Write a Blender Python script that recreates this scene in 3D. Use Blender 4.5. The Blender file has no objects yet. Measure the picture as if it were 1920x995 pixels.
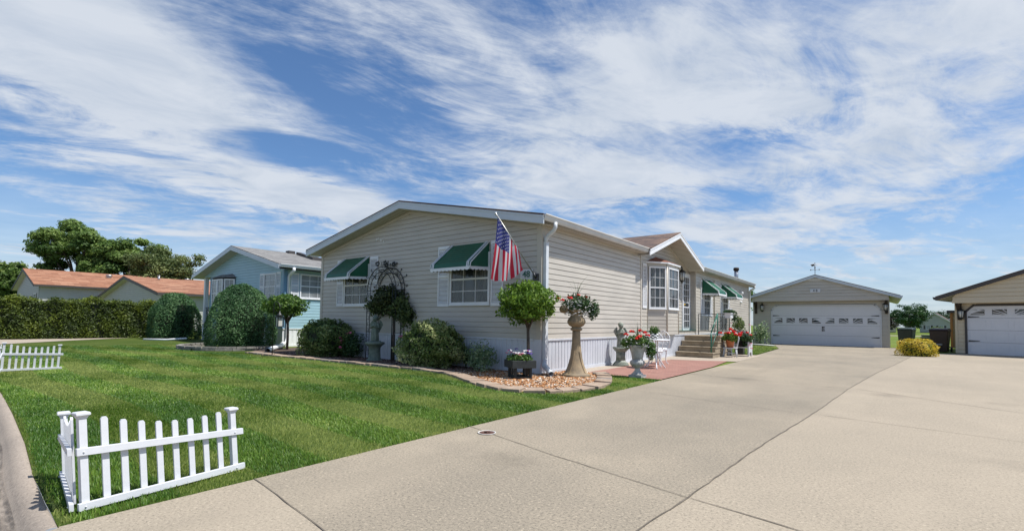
import bpy, bmesh, math, random
import numpy as np
from mathutils import Vector, Matrix
random.seed(7); RNG = np.random.default_rng(7)
SC = bpy.context.scene; COL = SC.collection
R = math.radians; PI = math.pi

# ---------------------------------------------------------------- camera
yaw, pitch, roll = -0.6601, 0.0442, 0.0136
fw = Vector((math.sin(yaw)*math.cos(pitch), math.cos(yaw)*math.cos(pitch), math.sin(pitch)))
rt = Vector((math.cos(yaw), -math.sin(yaw), 0)); up = rt.cross(fw)
rt, up = math.cos(roll)*rt + math.sin(roll)*up, -math.sin(roll)*rt + math.cos(roll)*up
cam = bpy.data.objects.new('camera', bpy.data.cameras.new('camera')); COL.objects.link(cam)
cam.matrix_world = Matrix(((rt.x, up.x, -fw.x, 5.5176), (rt.y, up.y, -fw.y, -8.0715), (rt.z, up.z, -fw.z, 1.0678), (0, 0, 0, 1)))
cam.data.sensor_width = 36; cam.data.lens = 895.4/1920*36
cam.data.shift_y = (563.4-497.5)/1920; cam.data.clip_start = .05; cam.data.clip_end = 3000
SC.camera = cam

# ---------------------------------------------------------------- sun and sky
SUN = Vector((.46, .22, 1.0)).normalized()
SUN_EL = math.asin(SUN.z); SUN_AZ = math.atan2(SUN.x, SUN.y)
sun = bpy.data.objects.new('sun', bpy.data.lights.new('sun', 'SUN')); COL.objects.link(sun)
sun.data.energy = 5.0; sun.data.angle = R(.55); sun.data.color = (1, .97, .93)
sun.rotation_euler = SUN.to_track_quat('Z', 'Y').to_euler()
SC.view_settings.view_transform = 'Standard'; SC.view_settings.look = 'None'
SC.view_settings.gamma = 1; SC.view_settings.exposure = 0.33

class NT:
    """small helper to write node trees"""
    def __init__(s, tree): s.t = tree; tree.nodes.clear()
    def n(s, typ, **k):
        nd = s.t.nodes.new(typ)
        for a, b in k.items():
            if a.startswith('i_'): nd.inputs[a[2:].replace('_', ' ')].default_value = b
            else: setattr(nd, a, b)
        return nd
    def l(s, a, b): s.t.links.new(a, b)
    def m(s, op, a, b=None, c=None, clamp=False):
        nd = s.t.nodes.new('ShaderNodeMath'); nd.operation = op; nd.use_clamp = clamp
        for i, v in enumerate((a, b, c)):
            if v is None: continue
            if isinstance(v, (int, float)): nd.inputs[i].default_value = v
            else: s.l(v, nd.inputs[i])
        return nd.outputs[0]
    def mix(s, f, a, b, mode='MIX'):
        nd = s.t.nodes.new('ShaderNodeMix'); nd.data_type = 'RGBA'; nd.blend_type = mode
        for i, v in ((0, f), (6, a), (7, b)):
            if isinstance(v, (int, float)): nd.inputs[i].default_value = v
            elif isinstance(v, tuple): nd.inputs[i].default_value = (*v, 1) if len(v) == 3 else v
            else: s.l(v, nd.inputs[i])
        return nd.outputs[2]
    def ramp(s, f, stops):
        nd = s.t.nodes.new('ShaderNodeValToRGB'); e = nd.color_ramp.elements
        while len(e) < len(stops): e.new(.5)
        for i, (p, c) in enumerate(stops):
            e[i].position = p; e[i].color = (*c, 1) if isinstance(c, tuple) else (c, c, c, 1)
        s.l(f, nd.inputs[0]); return nd.outputs[0]
    def noise(s, vec, scale, detail=4, rough=.55, dist=0.):
        nd = s.n('ShaderNodeTexNoise'); nd.inputs['Scale'].default_value = scale; nd.inputs['Detail'].default_value = detail
        nd.inputs['Roughness'].default_value = rough; nd.inputs['Distortion'].default_value = dist
        if vec is not None: s.l(vec, nd.inputs['Vector'])
        return nd.outputs[0]
    def map(s, vec, scale=(1, 1, 1), rot=(0, 0, 0), loc=(0, 0, 0)):
        nd = s.n('ShaderNodeMapping'); nd.inputs['Scale'].default_value = scale; nd.inputs['Rotation'].default_value = rot
        nd.inputs['Location'].default_value = loc; s.l(vec, nd.inputs['Vector']); return nd.outputs[0]

world = bpy.data.worlds.new('World'); SC.world = world; world.use_nodes = True
W = NT(world.node_tree)
sky = W.n('ShaderNodeTexSky', sky_type='NISHITA', sun_disc=False, sun_elevation=SUN_EL, sun_rotation=SUN_AZ,
          air_density=1.0, dust_density=.6, ozone_density=3.0, altitude=200)
tc = W.n('ShaderNodeTexCoord'); sp = W.n('ShaderNodeSeparateXYZ'); W.l(tc.outputs['Generated'], sp.inputs[0])
X, Y, Z = sp.outputs
az = W.m('MULTIPLY', W.m('ARCTAN2', X, Y), 180/PI); el = W.m('MULTIPLY', W.m('ARCSINE', Z), 180/PI)
# cloud layer overhead, drawn out along one wind direction
zz = W.m('ADD', W.m('MAXIMUM', Z, 0.), .10)
cu = W.m('DIVIDE', X, zz); cv = W.m('DIVIDE', Y, zz)
cmb = W.n('ShaderNodeCombineXYZ'); W.l(cu, cmb.inputs[0]); W.l(cv, cmb.inputs[1])
WIND = R(26)
lay = W.map(cmb.outputs[0], rot=(0, 0, WIND))
big = W.noise(W.map(lay, scale=(.85, .55, 1), loc=(3.1, 1.7, 0)), 1.0, 9, .62, .9)
wisp = W.noise(W.map(lay, scale=(2.3, 1.25, 1), loc=(0.4, 5.0, 0)), 1.0, 9, .68, 1.0)
puff = W.noise(W.map(lay, scale=(2.2, 1.5, 1)), 1.6, 8, .62, .5)
warp1 = W.m('MULTIPLY', W.m('SUBTRACT', puff, .5), 9.0); warp2 = W.m('MULTIPLY', W.m('SUBTRACT', wisp, .5), 7.0)
azw = W.m('ADD', az, warp1); elw = W.m('ADD', el, warp2)
acc = None
# (azimuth, elevation, half width, half height, tilt, weight) of the large cloud masses and blue gaps
for (a, e, ra, re, ti, wt) in [(-80, 22, 15, 5.2, -14, .62), (-90, 13.5, 16, 2.5, -6, -.04), (-66, 28, 6, 5, -30, -.04),
        (-55, 21, 10, 2.2, -25, -.05), (-60.5, 13.2, 7, 1.9, -8, .95), (-64, 17.5, 7, 1.8, -12, -.30), (-44, 32, 9, 3, -20, .16), (-33, 27, 6, 2.2, 10, -.05), (-20, 26, 16, 7, 4, .38), (-26, 16, 13, 2.6, 3, .40),
        (-11, 18.4, 8, 1.9, 6, -.26), (3, 22, 11, 8, 0, .34), (-45, 11, 12, 2, -5, .20), (-12, 13.5, 9, 1.5, 5, -.10), (-2, 9, 16, 4, 0, .18),
        (-7, 33, 9, 3.5, 15, -.14), (-72, 9.5, 14, 2.2, -6, .10), (-88, 4, 10, 3, 0, .14), (-62, 6.5, 8, 1.2, 0, .22), (-22, 10, 8, 1.8, 0, .1), (-42, 24, 9, 2.5, -20, .10)]:
    dx = W.m('SUBTRACT', azw, a); dy = W.m('SUBTRACT', elw, e); c, s_ = math.cos(R(ti)), math.sin(R(ti))
    p = W.m('ADD', W.m('MULTIPLY', dx, c/ra), W.m('MULTIPLY', dy, s_/ra)); q = W.m('SUBTRACT', W.m('MULTIPLY', dy, c/re), W.m('MULTIPLY', dx, s_/re))
    d2 = W.m('ADD', W.m('MULTIPLY', p, p), W.m('MULTIPLY', q, q))
    g = W.m('MULTIPLY', W.m('POWER', math.e, W.m('MULTIPLY', d2, -1.)), wt)
    acc = g if acc is None else W.m('ADD', acc, g)
fib = W.noise(W.map(lay, scale=(7.5, 2.0, 1), loc=(1, 2, 0)), 1.0, 8, .70, 1.4)
dens = W.m('ADD', W.m('ADD', W.m('MULTIPLY', big, .85), W.m('MULTIPLY', wisp, .95)), W.m('ADD', W.m('MULTIPLY', puff, .50), W.m('MULTIPLY', fib, .36)))
dens = W.m('ADD', dens, acc)
fac = W.ramp(dens, [(0, 0.), (.0, 0.), (1, 1.)])
mr = W.n('ShaderNodeMapRange', interpolation_type='SMOOTHSTEP'); W.l(dens, mr.inputs[0])
mr.inputs[1].default_value = 1.21; mr.inputs[2].default_value = 1.66; mr.inputs[3].default_value = 0; mr.inputs[4].default_value = .94
hz = W.n('ShaderNodeMapRange', interpolation_type='SMOOTHSTEP'); W.l(el, hz.inputs[0])
hz.inputs[1].default_value = 0; hz.inputs[2].default_value = 15; hz.inputs[3].default_value = .62; hz.inputs[4].default_value = 0
cf = W.m('MAXIMUM', mr.outputs[0], hz.outputs[0])
cshade = W.ramp(puff, [(.3, (4.2, 4.8, 5.7)), (.60, (5.6, 6.0, 6.6))])
skyc = W.mix(1.0, sky.outputs[0], (.74, .92, 1.08), 'MULTIPLY')
bg = W.n('ShaderNodeBackground'); W.l(W.mix(cf, skyc, cshade), bg.inputs[0]); bg.inputs[1].default_value = .10
wo = W.n('ShaderNodeOutputWorld'); W.l(bg.outputs[0], wo.inputs[0])

# ---------------------------------------------------------------- materials
MATS = {}
def mat(name, col, rough=.6, metal=0., var=.0, vscale=4., bump=0., bscale=60., spec=.5, col2=None, stretch=(1, 1, 1)):
    if name in MATS: return MATS[name]
    m = bpy.data.materials.new(name); m.use_nodes = True; T = NT(m.node_tree)
    b = T.n('ShaderNodeBsdfPrincipled'); o = T.n('ShaderNodeOutputMaterial'); T.l(b.outputs[0], o.inputs[0])
    b.inputs['Roughness'].default_value = rough; b.inputs['Metallic'].default_value = metal; b.inputs['Specular IOR Level'].default_value = spec
    tcn = T.n('ShaderNodeTexCoord'); v = T.map(tcn.outputs['Object'], scale=stretch)
    if var > 0 or col2:
        c2 = col2 if col2 else tuple(x*(1-var) for x in col)
        c = T.mix(T.ramp(T.noise(v, vscale, 6, .6), [(.35, 0.), (.65, 1.)]), col, c2)
        T.l(c, b.inputs['Base Color'])
    else: b.inputs['Base Color'].default_value = (*col, 1)
    if bump > 0:
        bn = T.n('ShaderNodeBump'); bn.inputs['Strength'].default_value = bump; bn.inputs['Distance'].default_value = .01
        T.l(T.noise(v, bscale, 4), bn.inputs['Height']); T.l(bn.outputs[0], b.inputs['Normal'])
    MATS[name] = m; return m

def foliage(name, c1, c2, c3, trans=.25, rough=.55):
    if name in MATS: return MATS[name]
    m = bpy.data.materials.new(name); m.use_nodes = True; T = NT(m.node_tree)
    at = T.n('ShaderNodeAttribute', attribute_name='rnd')
    c = T.ramp(at.outputs['Fac'], [(0, c1), (.5, c2), (1, c3)])
    b = T.n('ShaderNodeBsdfPrincipled'); b.inputs['Roughness'].default_value = rough; b.inputs['Specular IOR Level'].default_value = .35
    T.l(c, b.inputs['Base Color'])
    tr = T.n('ShaderNodeBsdfTranslucent'); T.l(c, tr.inputs[0])
    mx = T.n('ShaderNodeMixShader'); mx.inputs[0].default_value = trans; T.l(b.outputs[0], mx.inputs[1]); T.l(tr.outputs[0], mx.inputs[2])
    o = T.n('ShaderNodeOutputMaterial'); T.l(mx.outputs[0], o.inputs[0]); MATS[name] = m; return m

def rocks(name, stops, rough=.8):
    m = bpy.data.materials.new(name); m.use_nodes = True; T = NT(m.node_tree)
    at = T.n('ShaderNodeAttribute', attribute_name='rnd')
    b = T.n('ShaderNodeBsdfPrincipled'); b.inputs['Roughness'].default_value = rough
    T.l(T.ramp(at.outputs['Fac'], stops), b.inputs['Base Color'])
    o = T.n('ShaderNodeOutputMaterial'); T.l(b.outputs[0], o.inputs[0]); return m

def shingle(name, c1, c2, c3, w=.3, h=.14, axis='x', rough=.9):
    """roof shingles: staggered tabs each with its own tone"""
    m = bpy.data.materials.new(name); m.use_nodes = True; T = NT(m.node_tree)
    tcn = T.n('ShaderNodeTexCoord')
    rot = (0, 0, 0) if axis == 'x' else (0, 0, PI/2)
    v = T.map(tcn.outputs['Object'], rot=rot)
    br = T.n('ShaderNodeTexBrick'); br.inputs['Scale'].default_value = 1; br.inputs['Brick Width'].default_value = w; br.inputs['Row Height'].default_value = h
    br.inputs['Mortar Size'].default_value = .006; br.inputs['Bias'].default_value = 0; br.inputs['Color1'].default_value = (0, 0, 0, 1); br.inputs['Color2'].default_value = (1, 1, 1, 1); br.inputs['Mortar'].default_value = (.1, .1, .1, 1)
    T.l(v, br.inputs['Vector'])
    c = T.ramp(br.outputs['Color'], [(0, c1), (.5, c2), (1, c3)])
    c = T.mix(T.m('MULTIPLY', T.noise(tcn.outputs['Object'], 40, 3), .5), c, tuple(x*.5 for x in c1))
    b = T.n('ShaderNodeBsdfPrincipled'); b.inputs['Roughness'].default_value = rough; T.l(c, b.inputs['Base Color'])
    bn = T.n('ShaderNodeBump'); bn.inputs['Strength'].default_value = .5; bn.inputs['Distance'].default_value = .01
    T.l(br.outputs['Fac'], bn.inputs['Height']); bn.invert = True; T.l(bn.outputs[0], b.inputs['Normal'])
    o = T.n('ShaderNodeOutputMaterial'); T.l(b.outputs[0], o.inputs[0]); return m

def concrete(name, base, dark, stain_amt=.5, speck=.5, broom=0.):
    m = bpy.data.materials.new(name); m.use_nodes = True; T = NT(m.node_tree)
    tcn = T.n('ShaderNodeTexCoord'); v = tcn.outputs['Object']
    big_ = T.ramp(T.noise(v, .35, 6, .6), [(.38, 0.), (.66, 1.)]); mid = T.ramp(T.noise(v, 2.2, 7, .65), [(.35, 0.), (.7, 1.)])
    c = T.mix(T.m('MULTIPLY', big_, stain_amt), base, dark); c = T.mix(T.m('MULTIPLY', mid, stain_amt*.45), c, dark)
    fine = T.noise(v, 60, 4, .8)
    c = T.mix(T.m('MULTIPLY', T.ramp(fine, [(.50, 0.), (.62, 1.)]), speck), c, tuple(x*.62 for x in dark))
    fine2 = T.noise(T.map(v, loc=(7, 3, 1)), 48, 4, .8)
    c = T.mix(T.m('MULTIPLY', T.ramp(fine2, [(.55, 0.), (.66, 1.)]), speck*.8), c, tuple(min(1, x*1.45) for x in base))
    vo = T.n('ShaderNodeTexVoronoi'); vo.inputs['Scale'].default_value = 2.3; T.l(v, vo.inputs['Vector'])
    spot = T.ramp(vo.outputs['Distance'], [(.012, 1.), (.03, 0.)]); c = T.mix(T.m('MULTIPLY', spot, .5), c, (.10, .08, .06))
    tyre = T.noise(T.map(v, scale=(1.6, .12, 1), loc=(3, 9, 2)), 1, 5, .6); c = T.mix(T.m('MULTIPLY', T.ramp(tyre, [(.52, 0.), (.72, 1.)]), .22), c, tuple(x*.72 for x in dark))
    vo2 = T.n('ShaderNodeTexVoronoi'); vo2.inputs['Scale'].default_value = .42; T.l(T.map(v, loc=(1.3, .4, 0)), vo2.inputs['Vector'])
    oil = T.ramp(T.m('ADD', vo2.outputs['Distance'], T.m('MULTIPLY', T.noise(v, 9, 4), .12)), [(.10, 1.), (.20, 0.)]); c = T.mix(T.m('MULTIPLY', oil, .35), c, tuple(x*.5 for x in dark))
    lite = T.ramp(T.noise(T.map(v, scale=(.6, .3, 1), loc=(5, 1, 0)), 1.3, 4), [(.55, 0.), (.75, 1.)]); c = T.mix(T.m('MULTIPLY', lite, .35), c, tuple(min(1, x*1.18) for x in base))
    b = T.n('ShaderNodeBsdfPrincipled'); b.inputs['Roughness'].default_value = .88; b.inputs['Specular IOR Level'].default_value = .25; T.l(c, b.inputs['Base Color'])
    bn = T.n('ShaderNodeBump'); bn.inputs['Strength'].default_value = .35; bn.inputs['Distance'].default_value = .004
    T.l(T.noise(v, 60, 4, .7), bn.inputs['Height']); T.l(bn.outputs[0], b.inputs['Normal'])
    o = T.n('ShaderNodeOutputMaterial'); T.l(b.outputs[0], o.inputs[0]); return m

SID = mat('beige_siding', (.52, .48, .415), .42, var=.13, vscale=1.0, spec=.5, bump=.12, bscale=4, stretch=(1, 1, 3.5))
SIDT = mat('beige_trim', (.50, .46, .39), .45, var=.06, vscale=2)
SKIRT = mat('skirting', (.60, .62, .66), .4, var=.10, vscale=2.0)
WHITE = mat('white_trim', (.78, .79, .80), .4, var=.10, vscale=2.5)
FASCIA = mat('fascia_metal', (.55, .60, .64), .4, var=.08, vscale=2)
CREAM = mat('cream_soffit', (.56, .53, .46), .55, var=.08, vscale=2)
GUTTER = mat('gutter_metal', (.62, .61, .58), .4, var=.12, vscale=3)
GREEN = mat('green_awning', (.005, .105, .052), .45, var=.25, vscale=3)
GREENRAIL = mat('green_paint', (.012, .13, .085), .35, var=.2, vscale=20)
IRON = mat('black_iron', (.018, .022, .02), .45, var=.3, vscale=20)
BLACK = mat('black_plastic', (.012, .013, .013), .4)
GLASS = mat('window_glass', (.03, .035, .04), .04, spec=.8)
GLASSL = mat('lamp_glass', (.55, .55, .5), .15)
CURT = mat('curtain', (.50, .50, .48), .9, var=.45, vscale=9, stretch=(1, 1, .15))
DARK = mat('dark_void', (.012, .012, .012), .8)
STEPC = mat('step_concrete', (.33, .27, .19), .85, bump=.3, bscale=50, col2=(.23, .185, .125), vscale=5)
STONE = mat('weathered_stone', (.30, .31, .27), .85, bump=.5, bscale=60, col2=(.12, .15, .11), vscale=11)
TANST = mat('tan_plaster', (.37, .27, .155), .75, bump=.3, bscale=40, col2=(.20, .155, .10), vscale=6)
GREYST = mat('grey_plaster', (.50, .50, .49), .75, bump=.4, bscale=40, col2=(.25, .26, .25), vscale=9)
GREENST = mat('green_stone', (.20, .235, .185), .8, bump=.4, bscale=40, col2=(.10, .13, .10), vscale=10)
BARK = mat('bark', (.13, .10, .075), .9, bump=.6, bscale=30, col2=(.06, .048, .04), vscale=12)
TERRA = mat('terracotta', (.46, .15, .06), .8, var=.2, vscale=12)
CHARW = mat('dark_painted_wood', (.028, .034, .032), .55, var=.3, vscale=12)
VINYL = mat('white_vinyl', (.60, .61, .63), .4, var=.07, vscale=11, bump=.08, bscale=20)
BROWNW = mat('dark_brown_wood', (.035, .022, .014), .7, var=.4, vscale=10)
RED = mat('red_petals', (.62, .012, .012), .6, var=.35, vscale=40)
WPET = mat('white_petals', (.75, .75, .72), .6)
BLUESID = mat('blue_siding', (.33, .51, .58), .42, var=.10, vscale=1.2)
BLUET = mat('blue_trim', (.16, .30, .42), .45, var=.1, vscale=2)
TAN2 = mat('cream_siding', (.58, .50, .36), .5, var=.06, vscale=1)
GREYSID = mat('pale_grey_siding', (.42, .42, .39), .6, var=.08, vscale=1)
DBROWN = mat('brown_fascia', (.055, .048, .045), .6)
SHG = shingle('brown_shingles', (.07, .05, .045), (.15, .095, .07), (.24, .15, .10))
SHGG = shingle('grey_shingles', (.15, .145, .14), (.22, .215, .205), (.28, .27, .255), axis='y')
SHGO = shingle('orange_shingles', (.20, .085, .045), (.34, .15, .08), (.44, .235, .14), axis='y', w=.9, h=.28)
SHGB = shingle('red_brown_shingles', (.16, .05, .03), (.28, .10, .055), (.36, .15, .09), w=.18, h=.09)
CONC_L = concrete('driveway_left_slab', (.33, .279, .208), (.205, .180, .140), .8, .9)
CONC_R = concrete('driveway_right_slab', (.355, .300, .226), (.26, .225, .172), .6, .75)
CONC_B = concrete('driveway_band', (.37, .315, .25), (.31, .26, .21), .3, .4)
CONC_K = concrete('kerb_concrete', (.36, .30, .24), (.24, .205, .17), .7, .6)
CONC_S = concrete('street_concrete', (.30, .255, .215), (.19, .165, .14), .8, .9)
JOINT = mat('joint_filler', (.155, .13, .10), .9, var=.5, vscale=8)

# ---------------------------------------------------------------- object helpers
def tag(o, label=None, cat=None, group=None, kind=None):
    if label: o['label'] = label
    if cat: o['category'] = cat
    if group: o['group'] = group
    if kind: o['kind'] = kind
    return o
def thing(name, label, cat, loc=(0, 0, 0), rz=0, group=None):
    o = bpy.data.objects.new(name, None); COL.objects.link(o); o.location = loc; o.rotation_euler = (0, 0, rz)
    o.empty_display_size = .1
    return tag(o, label, cat, group)
def copy_tree(o, parent=None):
    c = o.copy(); COL.objects.link(c); c.parent = parent
    for ch in list(o.children): copy_tree(ch, c)
    return c

class MB:
    def __init__(s): s.v = []; s.f = []; s.m = []; s.sm = []; s.pc = []
    def add(s, vs, fs, mi=0, sm=False):
        o = len(s.v); s.pc.append((o, len(s.f))); s.v += [tuple(p) for p in vs]; s.f += [tuple(o+i for i in f) for f in fs]; s.m += [mi]*len(fs); s.sm += [sm]*len(fs); return s
    def box(s, x0, x1, y0, y1, z0, z1, mi=0):
        return s.add([(x0,y0,z0),(x1,y0,z0),(x1,y1,z0),(x0,y1,z0),(x0,y0,z1),(x1,y0,z1),(x1,y1,z1),(x0,y1,z1)],
                     [(0,3,2,1),(4,5,6,7),(0,1,5,4),(1,2,6,5),(2,3,7,6),(3,0,4,7)], mi)
    def beam(s, a, b, w, h, mi=0, upv=(0, 0, 1)):
        """box of width w (sideways) and height h (along upv) from a to b"""
        a, b = Vector(a), Vector(b); d = (b-a).normalized(); u = Vector(upv); sd = d.cross(u)
        if sd.length < 1e-6: sd = d.cross(Vector((1, 0, 0)))
        sd.normalize(); u = sd.cross(d).normalized(); vs = []
        for p in (a, b):
            for i, j in ((-1,-1),(1,-1),(1,1),(-1,1)): vs.append(p+sd*w/2*i+u*h/2*j)
        return s.add(vs, [(0,3,2,1),(4,5,6,7),(0,1,5,4),(1,2,6,5),(2,3,7,6),(3,0,4,7)], mi)
    def quad(s, a, b, c, d, mi=0): return s.add([a, b, c, d], [(0, 1, 2, 3)], mi)
    def prism(s, poly, off, mi=0):
        """poly: list of 3d points; off: extrusion vector"""
        n = len(poly); off = Vector(off); vs = [Vector(p) for p in poly]+[Vector(p)+off for p in poly]
        return s.add(vs, [tuple(range(n))[::-1], tuple(range(n, 2*n))]+[(i, (i+1) % n, n+(i+1) % n, n+i) for i in range(n)], mi)
    def tube(s, pts, r, seg=8, mi=0, cap=True):
        pts = [Vector(p) for p in pts]; n = len(pts); rs = r if isinstance(r, (list, tuple)) else [r]*n
        vs = []; prev = None
        for i, p in enumerate(pts):
            d = (pts[min(i+1, n-1)]-pts[max(i-1, 0)]).normalized()
            u = prev if prev is not None else (Vector((0, 0, 1)) if abs(d.z) < .9 else Vector((1, 0, 0)))
            sd = d.cross(u)
            if sd.length < 1e-5: sd = d.cross(Vector((0, 1, 0)))
            sd.normalize(); u = sd.cross(d).normalized(); prev = u
            for k in range(seg):
                a = 2*PI*k/seg; vs.append(p+sd*math.cos(a)*rs[i]+u*math.sin(a)*rs[i])
        fs = [(i*seg+k, i*seg+(k+1) % seg, (i+1)*seg+(k+1) % seg, (i+1)*seg+k) for i in range(n-1) for k in range(seg)]
        if cap: fs += [tuple(range(seg))[::-1], tuple((n-1)*seg+k for k in range(seg))]
        return s.add(vs, fs, mi, True)
    def lathe(s, prof, c=(0, 0, 0), seg=24, mi=0, lobes=0, amp=0., tilt=None):
        vs = []
        for r, z in prof:
            for k in range(seg):
                a = 2*PI*k/seg; rr = r*(1+amp*math.cos(lobes*a)) if lobes else r
                vs.append((c[0]+rr*math.cos(a), c[1]+rr*math.sin(a), c[2]+z))
        n = len(prof)
        fs = [(i*seg+k, i*seg+(k+1) % seg, (i+1)*seg+(k+1) % seg, (i+1)*seg+k) for i in range(n-1) for k in range(seg)]
        fs += [tuple(range(seg))[::-1], tuple((n-1)*seg+k for k in range(seg))]
        return s.add(vs, fs, mi, True)
    def ball(s, c, r, sub=2, mi=0, sc=(1, 1, 1), rot=None):
        bm = bmesh.new(); bmesh.ops.create_icosphere(bm, subdivisions=sub, radius=1)
        M = rot if rot is not None else Matrix.Identity(3)
        vs = [Vector(c)+M@Vector((v.co.x*r*sc[0], v.co.y*r*sc[1], v.co.z*r*sc[2])) for v in bm.verts]
        fs = [tuple(v.index for v in f.verts) for f in bm.faces]; bm.free(); return s.add(vs, fs, mi, True)
    def split(s, name, mats, parent=None, group=1, bevel=0.):
        """one object for every `group` consecutive shapes"""
        out = []
        for i in range(0, len(s.pc), group):
            v0, f0 = s.pc[i]; v1, f1 = s.pc[i+group] if i+group < len(s.pc) else (len(s.v), len(s.f))
            q = MB(); q.v = s.v[v0:v1]; q.f = [tuple(a-v0 for a in f) for f in s.f[f0:f1]]; q.m = s.m[f0:f1]; q.sm = s.sm[f0:f1]
            out.append(q.build(name, mats, parent, bevel))
        return out
    def build(s, name, mats, parent=None, bevel=0.):
        me = bpy.data.meshes.new(name); me.from_pydata([tuple(v) for v in s.v], [], s.f); 
        mats = mats if isinstance(mats, (list, tuple)) else [mats]
        for m in mats: me.materials.append(m)
        me.polygons.foreach_set('material_index', s.m); me.polygons.foreach_set('use_smooth', s.sm); me.update()
        bm = bmesh.new(); bm.from_mesh(me); bmesh.ops.recalc_face_normals(bm, faces=bm.faces); bm.to_mesh(me); bm.free()
        o = bpy.data.objects.new(name, me); COL.objects.link(o); o.parent = parent
        if bevel > 0:
            b = o.modifiers.new('bevel', 'BEVEL'); b.width = bevel; b.segments = 2; b.limit_method = 'ANGLE'
        return o

def raw_mesh(name, V, F, mats, parent=None, rnd=None):
    """numpy arrays: V (n,3), F (m,k)"""
    me = bpy.data.meshes.new(name); n, (m, k) = len(V), F.shape
    me.vertices.add(n); me.vertices.foreach_set('co', V.astype(np.float32).ravel())
    me.loops.add(m*k); me.loops.foreach_set('vertex_index', F.astype(np.int32).ravel())
    me.polygons.add(m); me.polygons.foreach_set('loop_start', np.arange(0, m*k, k, dtype=np.int32))
    try: me.polygons.foreach_set('loop_total', np.full(m, k, dtype=np.int32))
    except Exception: pass
    me.update(calc_edges=True)
    for mt in (mats if isinstance(mats, (list, tuple)) else [mats]): me.materials.append(mt)
    if rnd is not None:
        at = me.attributes.new('rnd', 'FLOAT', 'FACE'); at.data.foreach_set('value', rnd.astype(np.float32))
    o = bpy.data.objects.new(name, me); COL.objects.link(o); o.parent = parent; return o

def unit(a): return a/np.maximum(np.linalg.norm(a, axis=1, keepdims=True), 1e-9)
def leaves(name, P, N, size, aspect, mt, parent=None, spread=.8, droop=0., rnd=None, seed=0):
    """P leaf positions, N outward directions; every leaf is a small folded rhombus"""
    g = np.random.default_rng(seed+11); n = len(P)
    nn = unit(N+g.normal(0, spread, (n, 3))); t = unit(np.cross(nn, g.normal(0, 1, (n, 3))))
    t[:, 2] -= droop; t = unit(t); b = unit(np.cross(nn, t)); nn = np.cross(t, b)
    L = (size*g.uniform(.65, 1.3, n))[:, None]; Wd = L*aspect
    c0 = P-t*L/2; c1 = P+b*Wd/2+nn*Wd*.18; c2 = P+t*L/2; c3 = P-b*Wd/2+nn*Wd*.18
    V = np.stack([c0, c1, c2, c3], 1).reshape(-1, 3); i = np.arange(n)*4
    F = np.concatenate([np.stack([i, i+1, i+2], 1), np.stack([i, i+2, i+3], 1)], 0)
    r = g.uniform(0, 1, n) if rnd is None else np.clip(rnd+g.normal(0, .18, n), 0, 1)
    return raw_mesh(name, V, F, mt, parent, np.concatenate([r, r]))

def lump(n, c, rad, seed=0, rough=.12, freq=3., shell=.25, low=-1., power=2.):
    """points in the outer shell of a lumpy super-ellipsoid"""
    g = np.random.default_rng(seed); d = unit(g.normal(0, 1, (n*2, 3))); d = d[d[:, 2] > low][:n]; n = len(d)
    ph = np.random.default_rng(seed+5).uniform(0, 6.28, (9, 4)); k = np.random.default_rng(seed+6).normal(0, freq, (9, 3))
    w = np.zeros(n)
    for a in range(9): w += np.sin(d@k[a]*(1+a*.25)+ph[a, 0])/(1+a*.35)
    rr = (1+rough*w/2.2)*(1-shell*g.uniform(0, 1, n)**1.8)
    dd = np.sign(d)*np.abs(d)**(2/power); dd = dd/np.maximum((np.abs(dd)**power).sum(1, keepdims=True)**(1/power), 1e-6)
    P = np.array(c)+dd*rr[:, None]*np.array(rad); N = unit(d/np.array(rad)); return P, N, w

def box_uvless(o): return o

# ---------------------------------------------------------------- siding
COURSE = .1143
def siding(mb, o, d, n, span, z0, z1, mi=0, course=COURSE, out=.012):
    """real lap siding: o origin (x,y), d direction, n outward normal, span(z)->(s0,s1)"""
    ox, oy = o; dx, dy = d; nx, ny = n
    z = z0
    while z < z1-1e-4:
        zt = min(z+course, z1); a0, a1 = span(z+.001); b0, b1 = span(zt-.001)
        if a1-a0 > .01:
            b0, b1 = max(b0, a0), min(b1, a1)
            if b1 < b0: b0 = b1 = (b0+b1)/2
            P = lambda s, zz, u: (ox+dx*s+nx*u, oy+dy*s+ny*u, zz)
            g = min(.011 if course < .13 else .022, (zt-z)*.5); zg = zt-g; tt = 1-g/max(zt-z, 1e-6); m0, m1 = a0+(b0-a0)*tt, a1+(b1-a1)*tt
            mb.quad(P(a0, z, out), P(a1, z, out), P(m1, zg, .005), P(m0, zg, .005), mi)
            mb.quad(P(m0, zg, .005), P(m1, zg, .005), P(m1, zg+.001, -.012), P(m0, zg+.001, -.012), mi)
            mb.quad(P(m0, zg+.001, -.012), P(m1, zg+.001, -.012), P(b1, zt, -.012), P(b0, zt, -.012), mi)
            mb.quad(P(a0, z, -.012), P(a1, z, -.012), P(a1, z, out), P(a0, z, out), mi)
        z += course
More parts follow.
